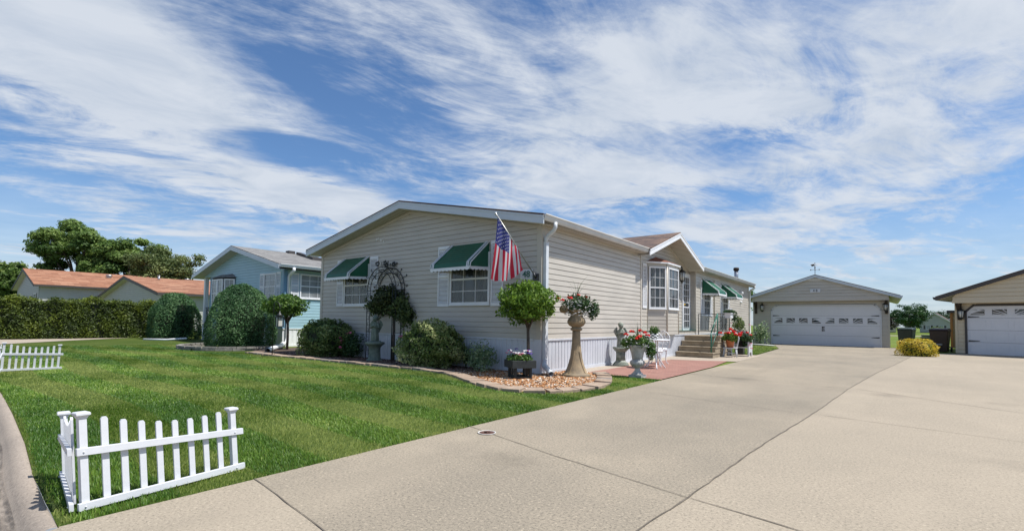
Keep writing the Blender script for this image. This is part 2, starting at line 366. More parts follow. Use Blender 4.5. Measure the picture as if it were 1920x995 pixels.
def skirting(mb, o, d, n, L, z0, z1, pitch=.135, mi=0):
    ox, oy = o; dx, dy = d; nx, ny = n; P = lambda s, zz, u: (ox+dx*s+nx*u, oy+dy*s+ny*u, zz)
    s = 0; prof = []
    while s < L:
        for ds, u in ((0, .0), (.012, -.014), (.022, -.014), (.032, 0), (.070, 0), (.074, .004), (.088, .004), (.092, 0)):
            if s+ds < L: prof.append((s+ds, u))
        s += pitch
    prof.append((L, 0))
    for (s0, u0), (s1, u1) in zip(prof, prof[1:]):
        mb.quad(P(s0, z0, u0), P(s1, z0, u1), P(s1, z1, u1), P(s0, z1, u0), mi)
    # base and top channels
    for a, b, u in ((z0, z0+.07, .012), (z1-.035, z1, .022)):
        mb.quad(P(0, a, u), P(L, a, u), P(L, b, u), P(0, b, u), mi); mb.quad(P(0, b, u), P(L, b, u), P(L, b, -.015), P(0, b, -.015), mi)
        mb.quad(P(0, a, u), P(L, a, u), P(L, a, -.015), P(0, a, -.015), mi)

def local(o, d, n):
    """returns f(s,z,u) for a wall frame"""
    return lambda s, z, u=0.: (o[0]+d[0]*s+n[0]*u, o[1]+d[1]*s+n[1]*u, z)
def wbox(mb, P, s0, s1, z0, z1, u0, u1, mi=0):
    vs = [P(s0,z0,u0),P(s1,z0,u0),P(s1,z0,u1),P(s0,z0,u1),P(s0,z1,u0),P(s1,z1,u0),P(s1,z1,u1),P(s0,z1,u1)]
    return mb.add(vs, [(0,3,2,1),(4,5,6,7),(0,1,5,4),(1,2,6,5),(2,3,7,6),(3,0,4,7)], mi)

def window(parent, P, s0, s1, z0, z1, cols=3, rows=(2, 2), frame=.05, mfr=WHITE, curtain=True, label=None, mun=.012, gl=None):
    """double-hung window: frame > glass, curtain, muntins"""
    mb = MB(); f = frame; zm = (z0+z1)/2
    wbox(mb, P, s0, s1, z0, z0+f, -.0, .045); wbox(mb, P, s0, s1, z1-f, z1, 0, .045)
    wbox(mb, P, s0, s0+f, z0+f, z1-f, 0, .042); wbox(mb, P, s1-f, s1, z0+f, z1-f, 0, .042)
    wbox(mb, P, s0-.015, s1+.015, z0-.03, z0, 0, .055)
    if rows[1]: wbox(mb, P, s0+f, s1-f, zm-.02, zm+.02, .0, .036)
    w = mb.build('window', mfr, parent)
    if label: w['label'] = label
    g = MB(); wbox(g, P, s0+f, s1-f, z0+f, z1-f, .003, .020); g.build('pane', gl or GLASS, w)
    m = MB()
    for k in range(1, cols):
        x = s0+f+(s1-s0-2*f)*k/cols; wbox(m, P, x-mun/2, x+mun/2, z0+f, z1-f, .0205, .027)
    segs = [(z0+f, zm-.02, rows[0]), (zm+.02, z1-f, rows[1])] if rows[1] else [(z0+f, z1-f, rows[0])]
    for a, b, r in segs:
        for k in range(1, r): 
            z = a+(b-a)*k/r; wbox(m, P, s0+f, s1-f, z-mun/2, z+mun/2, .0208, .0268)
    m.build('muntins', mfr, w)
    if curtain:
        c = MB(); n = 46; L = (s1-s0-2*f)
        for side in (0, 1):
            a0, a1 = (s0+f, s0+f+L*.40) if side == 0 else (s1-f-L*.40, s1-f)
            for k in range(14):
                t0, t1 = a0+(a1-a0)*k/14, a0+(a1-a0)*(k+1)/14
                c.quad(P(t0, z0+f, .0207+.0008*(k % 2)), P(t1, z0+f, .0207+.0008*((k+1) % 2)), P(t1, z1-f, .0207+.0008*((k+1) % 2)), P(t0, z1-f, .0207+.0008*(k % 2)))
        c.build('curtain', CURTG, w)
    return w
# sheer curtain seen through glass: partly see-through, with fold streaks
def sheer():
    m = bpy.data.materials.new('sheer_curtain'); m.use_nodes = True; T = NT(m.node_tree)
    tcn = T.n('ShaderNodeTexCoord'); nz = T.noise(T.map(tcn.outputs['Object'], scale=(9, 9, .6)), 3, 3)
    b = T.n('ShaderNodeBsdfPrincipled'); b.inputs['Base Color'].default_value = (.20, .21, .21, 1); b.inputs['Roughness'].default_value = .35
    wv = T.n('ShaderNodeTexWave', wave_type='BANDS', bands_direction='Z'); wv.inputs['Scale'].default_value = 14; T.l(tcn.outputs['Object'], wv.inputs['Vector'])
    tr = T.n('ShaderNodeBsdfTransparent'); mx = T.n('ShaderNodeMixShader')
    T.l(T.m('MULTIPLY', T.ramp(nz, [(.35, .15), (.65, .9)]), T.ramp(wv.outputs['Fac'], [(.3, .55), (.6, 1.)])), mx.inputs[0]); T.l(tr.outputs[0], mx.inputs[1]); T.l(b.outputs[0], mx.inputs[2])
    o = T.n('ShaderNodeOutputMaterial'); T.l(mx.outputs[0], o.inputs[0]); return m
CURTG = sheer()
BLIND = mat('blinds_behind_glass', (.27, .29, .30), .12, spec=.8, var=.5, vscale=1.6)
def shutter(parent, P, s0, s1, z0, z1, label=None):
    mb = MB(); f = .035
    wbox(mb, P, s0, s0+f, z0, z1, 0, .032); wbox(mb, P, s1-f, s1, z0, z1, 0, .032)
    zm = (z0+z1)/2
    for a, b in ((z0, z0+.07), (zm-.03, zm+.03), (z1-.07, z1)): wbox(mb, P, s0+f, s1-f, a, b, 0, .030)
    wbox(mb, P, s0+f, s1-f, z0+.07, z1-.07, .0, .008)
    for a, b in ((z0+.07, zm-.03), (zm+.03, z1-.07)):
        z = a+.006
        while z < b-.02:
            mb.quad(P(s0+f, z, .028), P(s1-f, z, .028), P(s1-f, z+.022, .010), P(s0+f, z+.022, .010)); z += .03
    return mb.build('shutter', WHITE, parent)
def awning(parent, P, s0, s1, zt, zb, zf, d, label=None):
    """striped metal awning: canopy > stripe, valance"""
    # s0..s1 along wall; top at wall zt; front edge at zf, depth d; side panels down to zb at the wall
    mb = MB(); n = 9
    for k in range(n):   # overlapping horizontal slats
        a, b = k/n, (k+1)/n; za, zb_ = zt+(zf+.10-zt)*a, zt+(zf+.10-zt)*b
        u0, u1 = d*a, d*b
        mb.quad(P(s0, za+.006, u0), P(s1, za+.006, u0), P(s1, zb_+.010, u1), P(s0, zb_+.010, u1)); mb.quad(P(s0, zb_+.010, u1), P(s1, zb_+.010, u1), P(s1, zb_, u1), P(s0, zb_, u1))
    mb.quad(P(s0, zf+.11, d), P(s1, zf+.11, d), P(s1, zf, d+.02), P(s0, zf, d+.02))
    for s in (s0+.004, s1-.004): mb.add([P(s, zt, .005), P(s, zb, .005), P(s, zf, d), P(s, zf+.10, d)], [(0, 1, 2, 3)])
    c = mb.build('awning', GREEN, parent); st = MB(); m2 = MB()
    w = .034
    for sc in (s0+.07, s1-.07):
        for dd in (-w*.62, w*.62):
            x0, x1 = sc+dd-w*.42, sc+dd+w*.42
            st.quad(P(x0, zt+.022, .0), P(x1, zt+.022, 0), P(x1, zf+.122, d+.006), P(x0, zf+.122, d+.006)); st.quad(P(x0, zf+.122, d+.006), P(x1, zf+.122, d+.006), P(x1, zf+.004, d+.028), P(x0, zf+.004, d+.028))
    for s, e in ((s0, -.004), (s1, .004)):
        st.beam(P(s+e, zt+.01, .01), P(s+e, zf+.10, d), .014, .018); st.beam(P(s+e, zf+.10, d), P(s+e, zf, d+.02), .014, .018)
    st.split('stripe', WHITE, c, 2)
    def scal(pf, L):
        n = max(8, int(L/.02)); 
        for k in range(n):
            a, b = L*k/n, L*(k+1)/n; ha = .045+.022*abs(math.sin(a*PI/.12)); hb = .045+.022*abs(math.sin(b*PI/.12))
            m2.quad(pf(a, .012), pf(b, .012), pf(b, -hb), pf(a, -ha))
    scal(lambda a, h: P(s0+a, zf+h, d+.026), s1-s0)
    for s in (s0-.006, s1+.006): scal(lambda a, h, s=s: P(s, zb+(zf-zb)*(a/d)+h, a+.01), d)
    m2.build('valance', WHITE, c); return c

# ================================================================ GROUND
def sheet(name, poly, z, mt, label=None):
    mb = MB(); mb.add([(x, y, z) for x, y in poly], [tuple(range(len(poly)))]); o = mb.build(name, mt)
    for p in o.data.polygons: 
        if p.normal.z < 0: p.flip()
    return tag(o, kind='structure')
def lawn_mat(name, far=False):
    m = bpy.data.materials.new(name); m.use_nodes = True; T = NT(m.node_tree)
    tcn = T.n('ShaderNodeTexCoord'); v = tcn.outputs['Object']
    a = T.ramp(T.noise(v, .5, 6, .6), [(.35, 0.), (.65, 1.)]); f = T.ramp(T.noise(v, 22, 5, .7), [(.3, 0.), (.7, 1.)])
    c = T.mix(a, (.055, .09, .014), (.10, .13, .03)); c = T.mix(T.m('MULTIPLY', f, .55), c, (.025, .045, .006))
    if far: c = T.mix(T.ramp(T.noise(T.map(v, scale=(.05, .25, 1)), 1, 4), [(.4, 0.), (.7, 1.)]), (.10, .155, .020), (.15, .18, .045))
    b = T.n('ShaderNodeBsdfPrincipled'); b.inputs['Roughness'].default_value = .9; b.inputs['Specular IOR Level'].default_value = .1; T.l(c, b.inputs['Base Color'])
    bn = T.n('ShaderNodeBump'); bn.inputs['Strength'].default_value = .8; bn.inputs['Distance'].default_value = .03; T.l(T.noise(v, 45, 4, .7), bn.inputs['Height']); T.l(bn.outputs[0], b.inputs['Normal'])
    o = T.n('ShaderNodeOutputMaterial'); T.l(b.outputs[0], o.inputs[0]); return m
LAWN = lawn_mat('lawn_soil'); FIELD = lawn_mat('field_grass', True)
# one ground sheet to the horizon (the street side sits one kerb lower, cut out in front)
sheet('ground', [(-1500, -5.8), (-60, -5.86), (-23.6, -6.5), (-12, -6.86), (-7, -7.04), (-3.8, -7.15), (-2, -7.245), (-.2, -7.36), (1.0, -7.46), (2.21, -7.52), (40, -7.52), (1500, -7.52), (1500, 2500), (-1500, 2500)], -.012, FIELD)
xs = [(-60, 1.6), (-23.6, .95), (-12, .60), (-7, .42), (-3.8, .31), (-2, .215), (-.2, .10), (1.0, .0), (1.7, -.04), (2.21, -.06)]
kerb_y = lambda x: -7.46+float(np.interp(x, [a for a, b in xs], [b for a, b in xs]))
sheet('lawn', [(x, kerb_y(x)) for x, _ in xs[1:]]+[(2.2, .9), (-30, 1), (-30, -.5)], -.004, LAWN)
KZ = -.10
mb = MB()   # rolled kerb and gutter, swept along the lawn
prof = [(0, -.010), (-.008, .004), (-.035, .006), (-.07, -.006), (-.10, -.035), (-.125, -.07), (-.15, KZ+.012), (-.19, KZ), (-.55, KZ-.004), (-.55, KZ-.12)]
kv = [(x, -7.46+o+y, z) for x, o in xs for y, z in prof]; npf = len(prof)
mb.add(kv, [(i*npf+k, i*npf+k+1, (i+1)*npf+k+1, (i+1)*npf+k) for i in range(len(xs)-1) for k in range(npf-1)], 0, True)
tag(mb.build('kerb', CONC_K), kind='structure')
def dirt_mat():
    m = bpy.data.materials.new('gutter_dirt'); m.use_nodes = True; T = NT(m.node_tree); tcn = T.n('ShaderNodeTexCoord')
    b = T.n('ShaderNodeBsdfPrincipled'); b.inputs['Base Color'].default_value = (.085, .075, .065, 1); b.inputs['Roughness'].default_value = .9
    tr = T.n('ShaderNodeBsdfTransparent'); mx = T.n('ShaderNodeMixShader'); T.l(T.ramp(T.noise(T.map(tcn.outputs['Object'], scale=(1.2, 9, 1)), 4, 6, .75), [(.38, 0.), (.62, .6)]), mx.inputs[0]); T.l(tr.outputs[0], mx.inputs[1]); T.l(b.outputs[0], mx.inputs[2])
    o = T.n('ShaderNodeOutputMaterial'); T.l(mx.outputs[0], o.inputs[0]); return m
mb = MB(); dx_ = [a for a in np.linspace(-12, 2.2, 60)]
mb.add([(x, kerb_y(x)+o_, z_) for x in dx_ for o_, z_ in ((-.128-.006*math.sin(x*3), KZ+.036), (-.152, KZ+.016), (-.19, KZ+.004), (-.29-.05*math.sin(x*5), KZ+.003))], [(i*4+k, i*4+k+1, i*4+k+5, i*4+k+4) for i in range(59) for k in range(3)])
tag(mb.build('gutter_dirt', dirt_mat()), kind='structure')
mb = MB(); mb.add([(2.213, -7.52, 0), (30, -7.52, 0), (30, -8.35, KZ-.005), (2.213, -8.35, KZ-.005)], [(0, 1, 2, 3)]); tag(mb.build('driveway_apron_ramp', CONC_R), kind='structure')
sheet('street', [(-60, -6.5), (-60, -60), (60, -60), (60, -8.0), (2.2, -8.0), (-.2, -7.88), (-3.8, -7.68), (-12, -7.38), (-23.6, -7.05)], KZ-.008, CONC_S)
# grass wedge between kerb and lawn sheet
# driveway slabs
JX = [(4.42, -6.81), (4.55, -5.03), (4.64, -3.44), (4.86, -.8), (5.04, 2.0), (5.40, 6.0), (5.9, 10.5), (6.30, 14.5), (6.5, 17)]
sheet('driveway', [(4.42, -6.81), (3.27, -6.70), (2.19, -6.56), (2.17, 7.0), (1.95, 10.6), (1.72, 17), (.3, 24), (6.0, 23.3), (6.5, 17)]+JX[::-1][1:], .000, CONC_L)
sheet('driveway', JX+[(8.0, 19.3), (20, 15.2), (26, 14), (26, -6.81)], .001, CONC_R)
sheet('driveway', [(2.17, 2.50), (5.03, 1.93), (4.90, -.15), (2.17, .35)][::-1], .004, CONC_B) if False else None
sheet('driveway_apron', [(2.2, -7.52), (2.2, -6.56), (3.27, -6.70), (4.42, -6.81), (26, -6.81), (26, -7.52)], .0005, CONC_R)
sheet('walkway', [(0, .93), (.47, .93), (.47, 6.25), (2.15, 6.95), (2.15, 10.7), (0, 10.7)], .004, CONC_B)
mb = MB()
def strip(pts, w, z, jit=.004):
    P = []
    for (x0, y0), (x1, y1) in zip(pts, pts[1:]):
        L = math.hypot(x1-x0, y1-y0); n = max(2, int(L/.12))
        P += [(x0+(x1-x0)*k/n, y0+(y1-y0)*k/n) for k in range(n)]
    P.append(pts[-1]); vs = []
    for i, (x, y) in enumerate(P):
        a = P[max(i-1, 0)]; b = P[min(i+1, len(P)-1)]; dx, dy = b[0]-a[0], b[1]-a[1]; l = math.hypot(dx, dy); nx, ny = -dy/l, dx/l
        j = random.uniform(-jit, jit); ww = w*random.uniform(.6, 1.25)/2
        vs += [(x+nx*(j+ww), y+ny*(j+ww), z), (x+nx*(j-ww), y+ny*(j-ww), z)]
    mb.add(vs, [(2*i, 2*i+1, 2*i+3, 2*i+2) for i in range(len(P)-1)])
strip(JX, .012, .0055, .006)
strip([(2.17, -4.44), (3.4, -4.78), (4.55, -5.03)], .007, .0045); strip([(4.57, -5.03), (5.16, -5.14), (8, -5.7), (12, -6.6)], .009, .0055)
strip([(2.2, -.742), (4.755, -1.278)], .008, .0045); strip([(2.17, 2.495), (5.02, 1.923)], .012, .0045); strip([(5.14, 2.04), (6.9, .7), (10, -1.7)], .010, .0055)
strip([(2.2, 5.6), (5.35, 5.2)], .010, .0045); strip([(4.80, -1.2), (7, -1.6), (10, -2.2)], .007, .0055); strip([(5.5, 7), (10, 5.8), (14, 4.8)], .008, .0055)
strip([(2.2, -6.56), (3.27, -6.70), (4.42, -6.81)], .007, .0055); strip([(2, 12.2), (6.1, 11.8)], .010, .0045); strip([(1.2, 18.2), (6.5, 17.6)], .010, .0045)
tag(mb.build('driveway_joints', JOINT), kind='structure')
# paver patio
def pavers():
    m = bpy.data.materials.new('red_pavers'); m.use_nodes = True; T = NT(m.node_tree)
    tcn = T.n('ShaderNodeTexCoord'); br = T.n('ShaderNodeTexBrick'); br.inputs['Scale'].default_value = 1; br.inputs['Brick Width'].default_value = .21; br.inputs['Row Height'].default_value = .105
    br.inputs['Mortar Size'].default_value = .006; br.inputs['Color1'].default_value = (.23, .095, .072, 1); br.inputs['Color2'].default_value = (.32, .15, .115, 1); br.inputs['Mortar'].default_value = (.13, .08, .06, 1)
    T.l(T.map(tcn.outputs['Object'], rot=(0, 0, .0)), br.inputs['Vector'])
    c = T.mix(T.m('MULTIPLY', T.noise(tcn.outputs['Object'], 3, 5), .5), br.outputs['Color'], (.31, .19, .15))
    b = T.n('ShaderNodeBsdfPrincipled'); b.inputs['Roughness'].default_value = .85; T.l(c, b.inputs['Base Color'])
    bn = T.n('ShaderNodeBump'); bn.invert = True; bn.inputs['Strength'].default_value = .7; bn.inputs['Distance'].default_value = .006; T.l(br.outputs['Fac'], bn.inputs['Height']); T.l(bn.outputs[0], b.inputs['Normal'])
    o = T.n('ShaderNodeOutputMaterial'); T.l(b.outputs[0], o.inputs[0]); return m
sheet('patio', [(.47, .93), (2.15, .93), (2.13, 4.5), (1.92, 6.86), (.47, 6.1)], .008, pavers())
sheet('side_lawn', [(.02, 10.8), (1.90, 10.9), (1.70, 17), (.1, 21.5), (-.8, 21.5), (-.8, 19.3), (.02, 19.3)], .005, LAWN)
sheet('neighbour_driveway', [(-24.1, -8), (-18.8, -8), (-19.8, -5.7), (-22.3, -3.4), (-25.2, 0.1), (-26.6, 2.5), (-26.2, -2)], .006, CONC_B)
sheet('back_road', [(-60, 62), (120, 70), (120, 74), (-60, 66)], .012, CONC_B)
# planting bed soil + gravel
BED = [(-9.74, -1.39), (-8.2, -1.40), (-6.88, -1.33), (-3.93, -1.17), (-2.17, -1.10), (-1.4, -1.18), (-.93, -1.40), (-.3, -1.72), (.37, -2.08), (.75, -2.2), (1.08, -2.24), (1.45, -2.0), (1.68, -1.60), (1.78, -1.05), (1.62, -.4), (1.25, .38), (.82, .98), (0, 1.0), (0, 0), (-8.25, 0), (-8.3, .9), (-11.8, 1.1), (-11.2, -.6)]
sheet('planting_bed', BED, .006, mat('bed_soil', (.10, .065, .045), .95, var=.5, vscale=20))

# ================================================================ MAIN HOUSE
Hs = thing('manufactured_house', 'long beige lap-sided single-storey house with green window awnings and white skirting', 'house')
WD = 8.246; ZS = .722; ZE = 3.06; LEN = 19.15
RX = -4.12; RZ = 4.10; EX = .30; EZ = 3.20; SL = (RZ-EZ)/(EX-RX)
def roofz(x): return RZ-SL*abs(x-RX)
# walls
mb = MB()
def gspan(z):   # front gable: s from left corner
    lim = 3.02
    if z < roofz(0)-.23: return (0, WD)
    t = (RZ-.16-z)/SL; return (max(0, WD/2-t), min(WD, WD/2+t))
siding(mb, (-WD, 0), (1, 0), (0, -1), gspan, ZS, 3.95)
mb.build('wall', SID, Hs)
mb = MB(); siding(mb, (0, 0), (0, 1), (1, 0), lambda z: (0, 5.107), ZS, 3.12); mb.build('wall', SID, Hs)
mb = MB(); YC = 7.45
def g2(z):
    if z < 3.05: return (0, 5.113)
    t = (3.93-z)/.335; c = YC-5.107; return (max(0, c-t), min(5.113, c+t))
siding(mb, (-.22, 5.107), (0, 1), (1, 0), g2, ZS+.12, 3.93); mb.build('wall', SID, Hs)
mb = MB(); siding(mb, (-.22, 10.22), (1, 0), (0, -1), lambda z: (0, .22), ZS+.12, 3.12); siding(mb, (0, 10.22), (0, 1), (1, 0), lambda z: (0, LEN-10.22), ZS, 3.12); mb.build('wall', SID, Hs)
mb = MB(); siding(mb, (-WD, LEN), (0, -1), (-1, 0), lambda z: (0, LEN), ZS, 3.12)
siding(mb, (0, LEN), (-1, 0), (0, 1), gspan, ZS, 3.95); mb.build('wall', SID, Hs)
mb = MB()  # corner posts and frieze trims
mb.box(-.10, .022, -.022, .10, ZS-.004, 3.10); mb.box(-WD-.022, -WD+.09, -.022, .09, ZS-.004, 3.06); mb.box(-.04, .022, 5.06, 5.13, ZS, 3.1)
mb.box(-.045, .022, 10.20, 10.27, ZS+.10, 3.1); mb.box(-.06, .022, LEN-.08, LEN+.02, ZS, 3.1); mb.box(-.235, -.19, 5.107, 5.16, ZS+.12, 3.2); mb.box(-.235, -.19, 10.17, 10.22, ZS+.12, 3.2)
mb.box(-WD+.09, -.10, -.022, 0, ZS, ZS+.03)
for s in (-1, 1):
    a = (RX, -.012, RZ-.245); b = (RX+s*4.02, -.012, RZ-.245-SL*4.02); mb.beam(a, b, .03, .075)
    a = (-.205, YC, 3.86); b = (-.205, YC+s*2.3, 3.86-.335*2.3); mb.beam(a, b, .03, .06)
mb.split('corner_trim', SIDT, Hs)
# skirting
mb = MB(); skirting(mb, (-WD, 0), (1, 0), (0, -1), WD-.16, 0, ZS, .15); skirting(mb, (0, .16), (0, 1), (1, 0), LEN-.16, 0, ZS, .128)
mb.box(-.16, .01, -.01, .16, 0, ZS); mb.build('skirting', SKIRT, Hs)
mb = MB(); skirting(mb, (-WD, LEN), (0, -1), (-1, 0), LEN, 0, ZS, .3); mb.build('skirting', SKIRT, Hs)
mb = MB(); mb.box(-.24, .004, 5.14, 10.195, ZS+.003, ZS+.115); mb.build('entry_ledge', SIDT, Hs)
mb = MB(); mb.box(-.20, .02, 5.16, 6.05, ZS+.118, ZS+.135); mb.box(-.2, .03, 8.3, 10.2, ZS+.118, ZS+.128); mb.split('ledge_cap', GREENRAIL, Hs)
# roof
YF = -.37
mb = MB(); T_ = .035
def slab(xa, xb, y0, y1, th=T_):
    mb.add([(xa, y0, roofz(xa)), (xb, y0, roofz(xb)), (xb, y1, roofz(xb)), (xa, y1, roofz(xa)), (xa, y0, roofz(xa)-th), (xb, y0, roofz(xb)-th), (xb, y1, roofz(xb)-th), (xa, y1, roofz(xa)-th)],
           [(0, 1, 2, 3), (4, 7, 6, 5), (0, 4, 5, 1), (1, 5, 6, 2), (2, 6, 7, 3), (3, 7, 4, 0)])
slab(-8.54, RX, YF-.02, 19.35); slab(RX, -.26, YF-.02, 19.35); slab(-.2601, EX, YF-.02, 4.95); slab(-.2601, EX, 9.97, 19.35)
rf = mb.build('roof', SHG, Hs)
mb = MB(); gz = lambda y: 4.05-.335*abs(y-YC)
for s in (-1, 1):
    ye = YC+s*2.57
    mb.add([(-4.0, YC, gz(YC)), (.37, YC, gz(YC)), (.37, ye, gz(ye)), (-4.0, ye, gz(ye)), (-4.0, YC, gz(YC)-.03), (.37, YC, gz(YC)-.03), (.37, ye, gz(ye)-.03), (-4.0, ye, gz(ye)-.03)],
           [(0, 1, 2, 3), (4, 7, 6, 5), (0, 4, 5, 1), (1, 5, 6, 2), (2, 6, 7, 3), (3, 7, 4, 0)])
mb.build('porch_roof', SHG, Hs)
mb = MB()   # rake boards of main gable (front and back)
for y in (YF, 19.33):
    for s in (-1, 1):
        xe = RX+s*4.42; 
        for (dz, h, w) in ((.125, .16, .03), (.055, .035, .05)):
            a = Vector((RX, y, RZ-dz)); b = Vector((xe, y, RZ-dz-SL*4.42))
            vs = []
            for p in (a, b): vs += [(p.x, y-w/2, p.z-h/2), (p.x, y+w/2, p.z-h/2), (p.x, y+w/2, p.z+h/2), (p.x, y-w/2, p.z+h/2)]
            mb.add(vs, [(0, 3, 2, 1), (4, 5, 6, 7), (0, 1, 5, 4), (1, 2, 6, 5), (2, 3, 7, 6), (3, 0, 4, 7)])
mb.split('rake_board', FASCIA, Hs, 2)
mb = MB()   # porch gable rakes
for s in (-1, 1):
    ye = YC+s*2.57
    for dz, h, w in ((.115, .16, .03), (.05, .035, .05)):
        vs = []
        for y, z in ((YC, 4.05-dz), (ye, 4.05-dz-.335*2.57)): vs += [(.36-w/2, y, z-h/2), (.36+w/2, y, z-h/2), (.36+w/2, y, z+h/2), (.36-w/2, y, z+h/2)]
        mb.add(vs, [(0, 3, 2, 1), (4, 5, 6, 7), (0, 1, 5, 4), (1, 2, 6, 5), (2, 3, 7, 6), (3, 0, 4, 7)])
mb.split('rake_board', WHITE, Hs, 2)
# soffits with ribs
mb = MB()
def ribbed(p, q, r, s_, n, drop=.008):
    p, q, r, s_ = map(Vector, (p, q, r, s_))   # p->q and s->r are the long edges
    for k in range(n):
        a, b, m_ = k/n, (k+1)/n, (k+.8)/n
        A, B, M_ = p.lerp(q, a), p.lerp(q, b), p.lerp(q, m_); D, C_, N_ = s_.lerp(r, a), s_.lerp(r, b), s_.lerp(r, m_)
        mb.quad(A, M_, N_, D); dn = Vector((0, 0, drop)); mb.quad(M_+dn, B+dn, C_+dn, N_+dn)
        mb.quad(M_, M_+dn, N_+dn, N_)
for s in (-1, 1):
    zr, ze = RZ-.20, RZ-.20-SL*4.40
    ribbed((RX, YF, zr), (RX+s*4.4, YF, ze), (RX+s*4.4, .0, ze), (RX, .0, zr), 55)
    zr, ze = 3.87, 3.87-.335*2.55
    ribbed((-.22, YC, zr), (-.22, YC+s*2.55, ze), (.345, YC+s*2.55, ze), (.345, YC, zr), 28)
for y0, y1 in ((-.36, 4.97), (9.98, 19.33)): ribbed((0, y0, 3.065), (0, y1, 3.065), (.25, y1, 3.065), (.25, y0, 3.065), int((y1-y0)/.1))
ribbed((-WD, -.36, 3.065), (-WD, 19.3, 3.065), (-8.5, 19.3, 3.065), (-8.5, -.36, 3.065), 120)
mb.build('soffit', CREAM, Hs)
# gutters
def gutter(x0, y0, y1, sgn, par, mt=GUTTER, ztop=3.20, ax='y'):
    prof = [(0, -.004), (0, -.125), (.055, -.125), (.075, -.085), (.085, -.03), (.105, -.02), (.105, 0), (.098, 0), (.098, -.014), (.078, -.024)]
    vs = []; n = len(prof)
    for y in (y0, y1):
        for u, z in prof: vs.append((x0+sgn*u, y, ztop+z))
    m = MB(); m.add(vs, [(i, i+1, n+i+1, n+i) for i in range(n-1)]+[tuple(range(6)), tuple(n+k for k in range(6))]); return m.build('gutter', mt, par)
gutter(.245, -.36, 5.02, 1, Hs); gutter(.245, 9.98, 19.30, 1, Hs); gutter(-8.51, -.36, 19.3, -1, Hs, ztop=3.17)
def downspout(par, pts, w=.075, mt=GUTTER, name='downspout'):
    m = MB(); n = len(pts)
    m.tube(pts, w*.58, 8); return m.build(name, mt, par)
sp_ = MB(); sp_.tube([(.30, .05, 3.09), (.30, .05, 2.99), (.26, .055, 2.93), (.12, .06, 2.84), (.07, .065, 2.78), (.065, .07, 2.70)], .043, 10)
sp_.box(.028, .100, .03, .125, .30, 2.72); sp_.tube([(.064, .077, .33), (.064, .06, .25), (.09, .02, .19), (.15, -.03, .155)], .047, 10); sp_.tube([(.10, .0, .20), (.47, -.31, .075)], [.056, .053], 10, cap=False)
sp_.build('downspout', mat('spout_white', (.62, .65, .68), .4, var=.12, vscale=8), Hs)
sp_ = MB(); sp_.tube([(.30, 19.2, 3.09), (.29, 19.2, 2.98), (.10, 19.2, 2.88), (.06, 19.2, 2.8), (.06, 19.2, .15), (.2, 19.15, .08), (1.2, 19.0, .05)], .04, 8); sp_.build('downspout', GUTTER, Hs)
sp_ = MB(); sp_.tube([(-.5, 18.8, 3.25), (-.5, 18.8, 3.90)], .10, 14, 0); sp_.lathe([(.10, 3.90), (.14, 3.91), (.14, 4.03), (.10, 4.06)], (-.5, 18.8, 0), 14, 1); sp_.build('chimney', [mat('galvanised', (.45, .46, .47), .35, .8), BROWNW], Hs)
# hydro bits on gable: vent patch
mb = MB(); 
mb = MB()
for (cx_, cz_, r_) in ((-5.48, 3.28, .05), (-5.40, 3.30, .035), (-5.30, 3.25, .05), (-5.22, 3.27, .03), (-5.18, 3.20, .04)):
    k_ = 9; mb.add([(cx_+r_*1.3*random.uniform(.4, 1.2)*math.cos(2*PI*i/k_), -.024, cz_+r_*random.uniform(.3, 1)*math.sin(2*PI*i/k_)) for i in range(k_)], [tuple(range(k_))])
mb.build('scuff_mark', mat('pale_scuff', (.68, .66, .62), .7), Hs)
# front windows
PF = local((0, 0), (1, 0), (0, -1))
window(Hs, PF, -2.60, -1.36, 1.455, 2.62, 3, (2, 2), mun=.015); window(Hs, PF, -6.98, -5.80, 1.475, 2.63, 3, (2, 2), mun=.015)
for a, b, z0, z1 in ((-3.02, -2.64, 1.41, 2.86), (-1.33, -.98, 1.41, 2.86), (-7.36, -7.03, 1.46, 2.82), (-5.76, -5.40, 1.46, 2.82)): shutter(Hs, PF, a, b, z0, z1)
awning(Hs, PF, -2.62, -1.40, 2.85, 2.27, 2.23, .62); awning(Hs, PF, -7.04, -5.82, 2.84, 2.26, 2.22, .62)
# bay window
bay = [(-.22, 6.12), (.20, 6.68), (.20, 7.70), (-.22, 8.22)]
bw = MB(); bw2 = MB(); bt = MB()
for i in range(3):
    a, b = Vector(bay[i]), Vector(bay[i+1]); d = (b-a); L = d.length; d.normalize(); n = Vector((d.y, -d.x))
    siding(bw, a, d, n, lambda z, L=L: (0, L), .735, 1.52, out=.010); siding(bw2, a, d, n, lambda z, L=L: (0, L), 2.83, 2.95, out=.01)
    P = local(a, d, n); ww = window(Hs, P, .05, L-.05, 1.54, 2.84, 3 if i != 1 else 3, (2, 2), frame=.045)
    bt.tube([(a.x, a.y, .735), (a.x, a.y, 2.95)], .028, 6)
bt.tube([(bay[3][0], bay[3][1], .735), (bay[3][0], bay[3][1], 2.95)], .028, 6)
bd = bw.build('bay_wall', SID, Hs); bw2.build('bay_frieze', SID, bd); bt.build('corner_trim', SIDT, bd)
mb = MB(); mb.prism([(x+(.0), y, .735) for x, y in bay], (0, 0, -.01)); mb.prism([(x-.01, y, 1.50) for x, y in bay], (0, 0, 1.40)); mb.build('bay_core', CREAM, bd)
mb = MB(); o_ = .07; br_ = [(-.215, 6.02), (.27, 6.62), (.27, 7.76), (-.215, 8.32)]; mb.prism([(x, y, 2.94) for x, y in br_], (0, 0, .05)); mb.build('bay_fascia', WHITE, bd)
mb = MB(); zb = 2.993; vs = [(x*1.02, y, zb) for x, y in br_]+[(-.215, 6.80, 3.21), (-.215, 7.55, 3.21)]
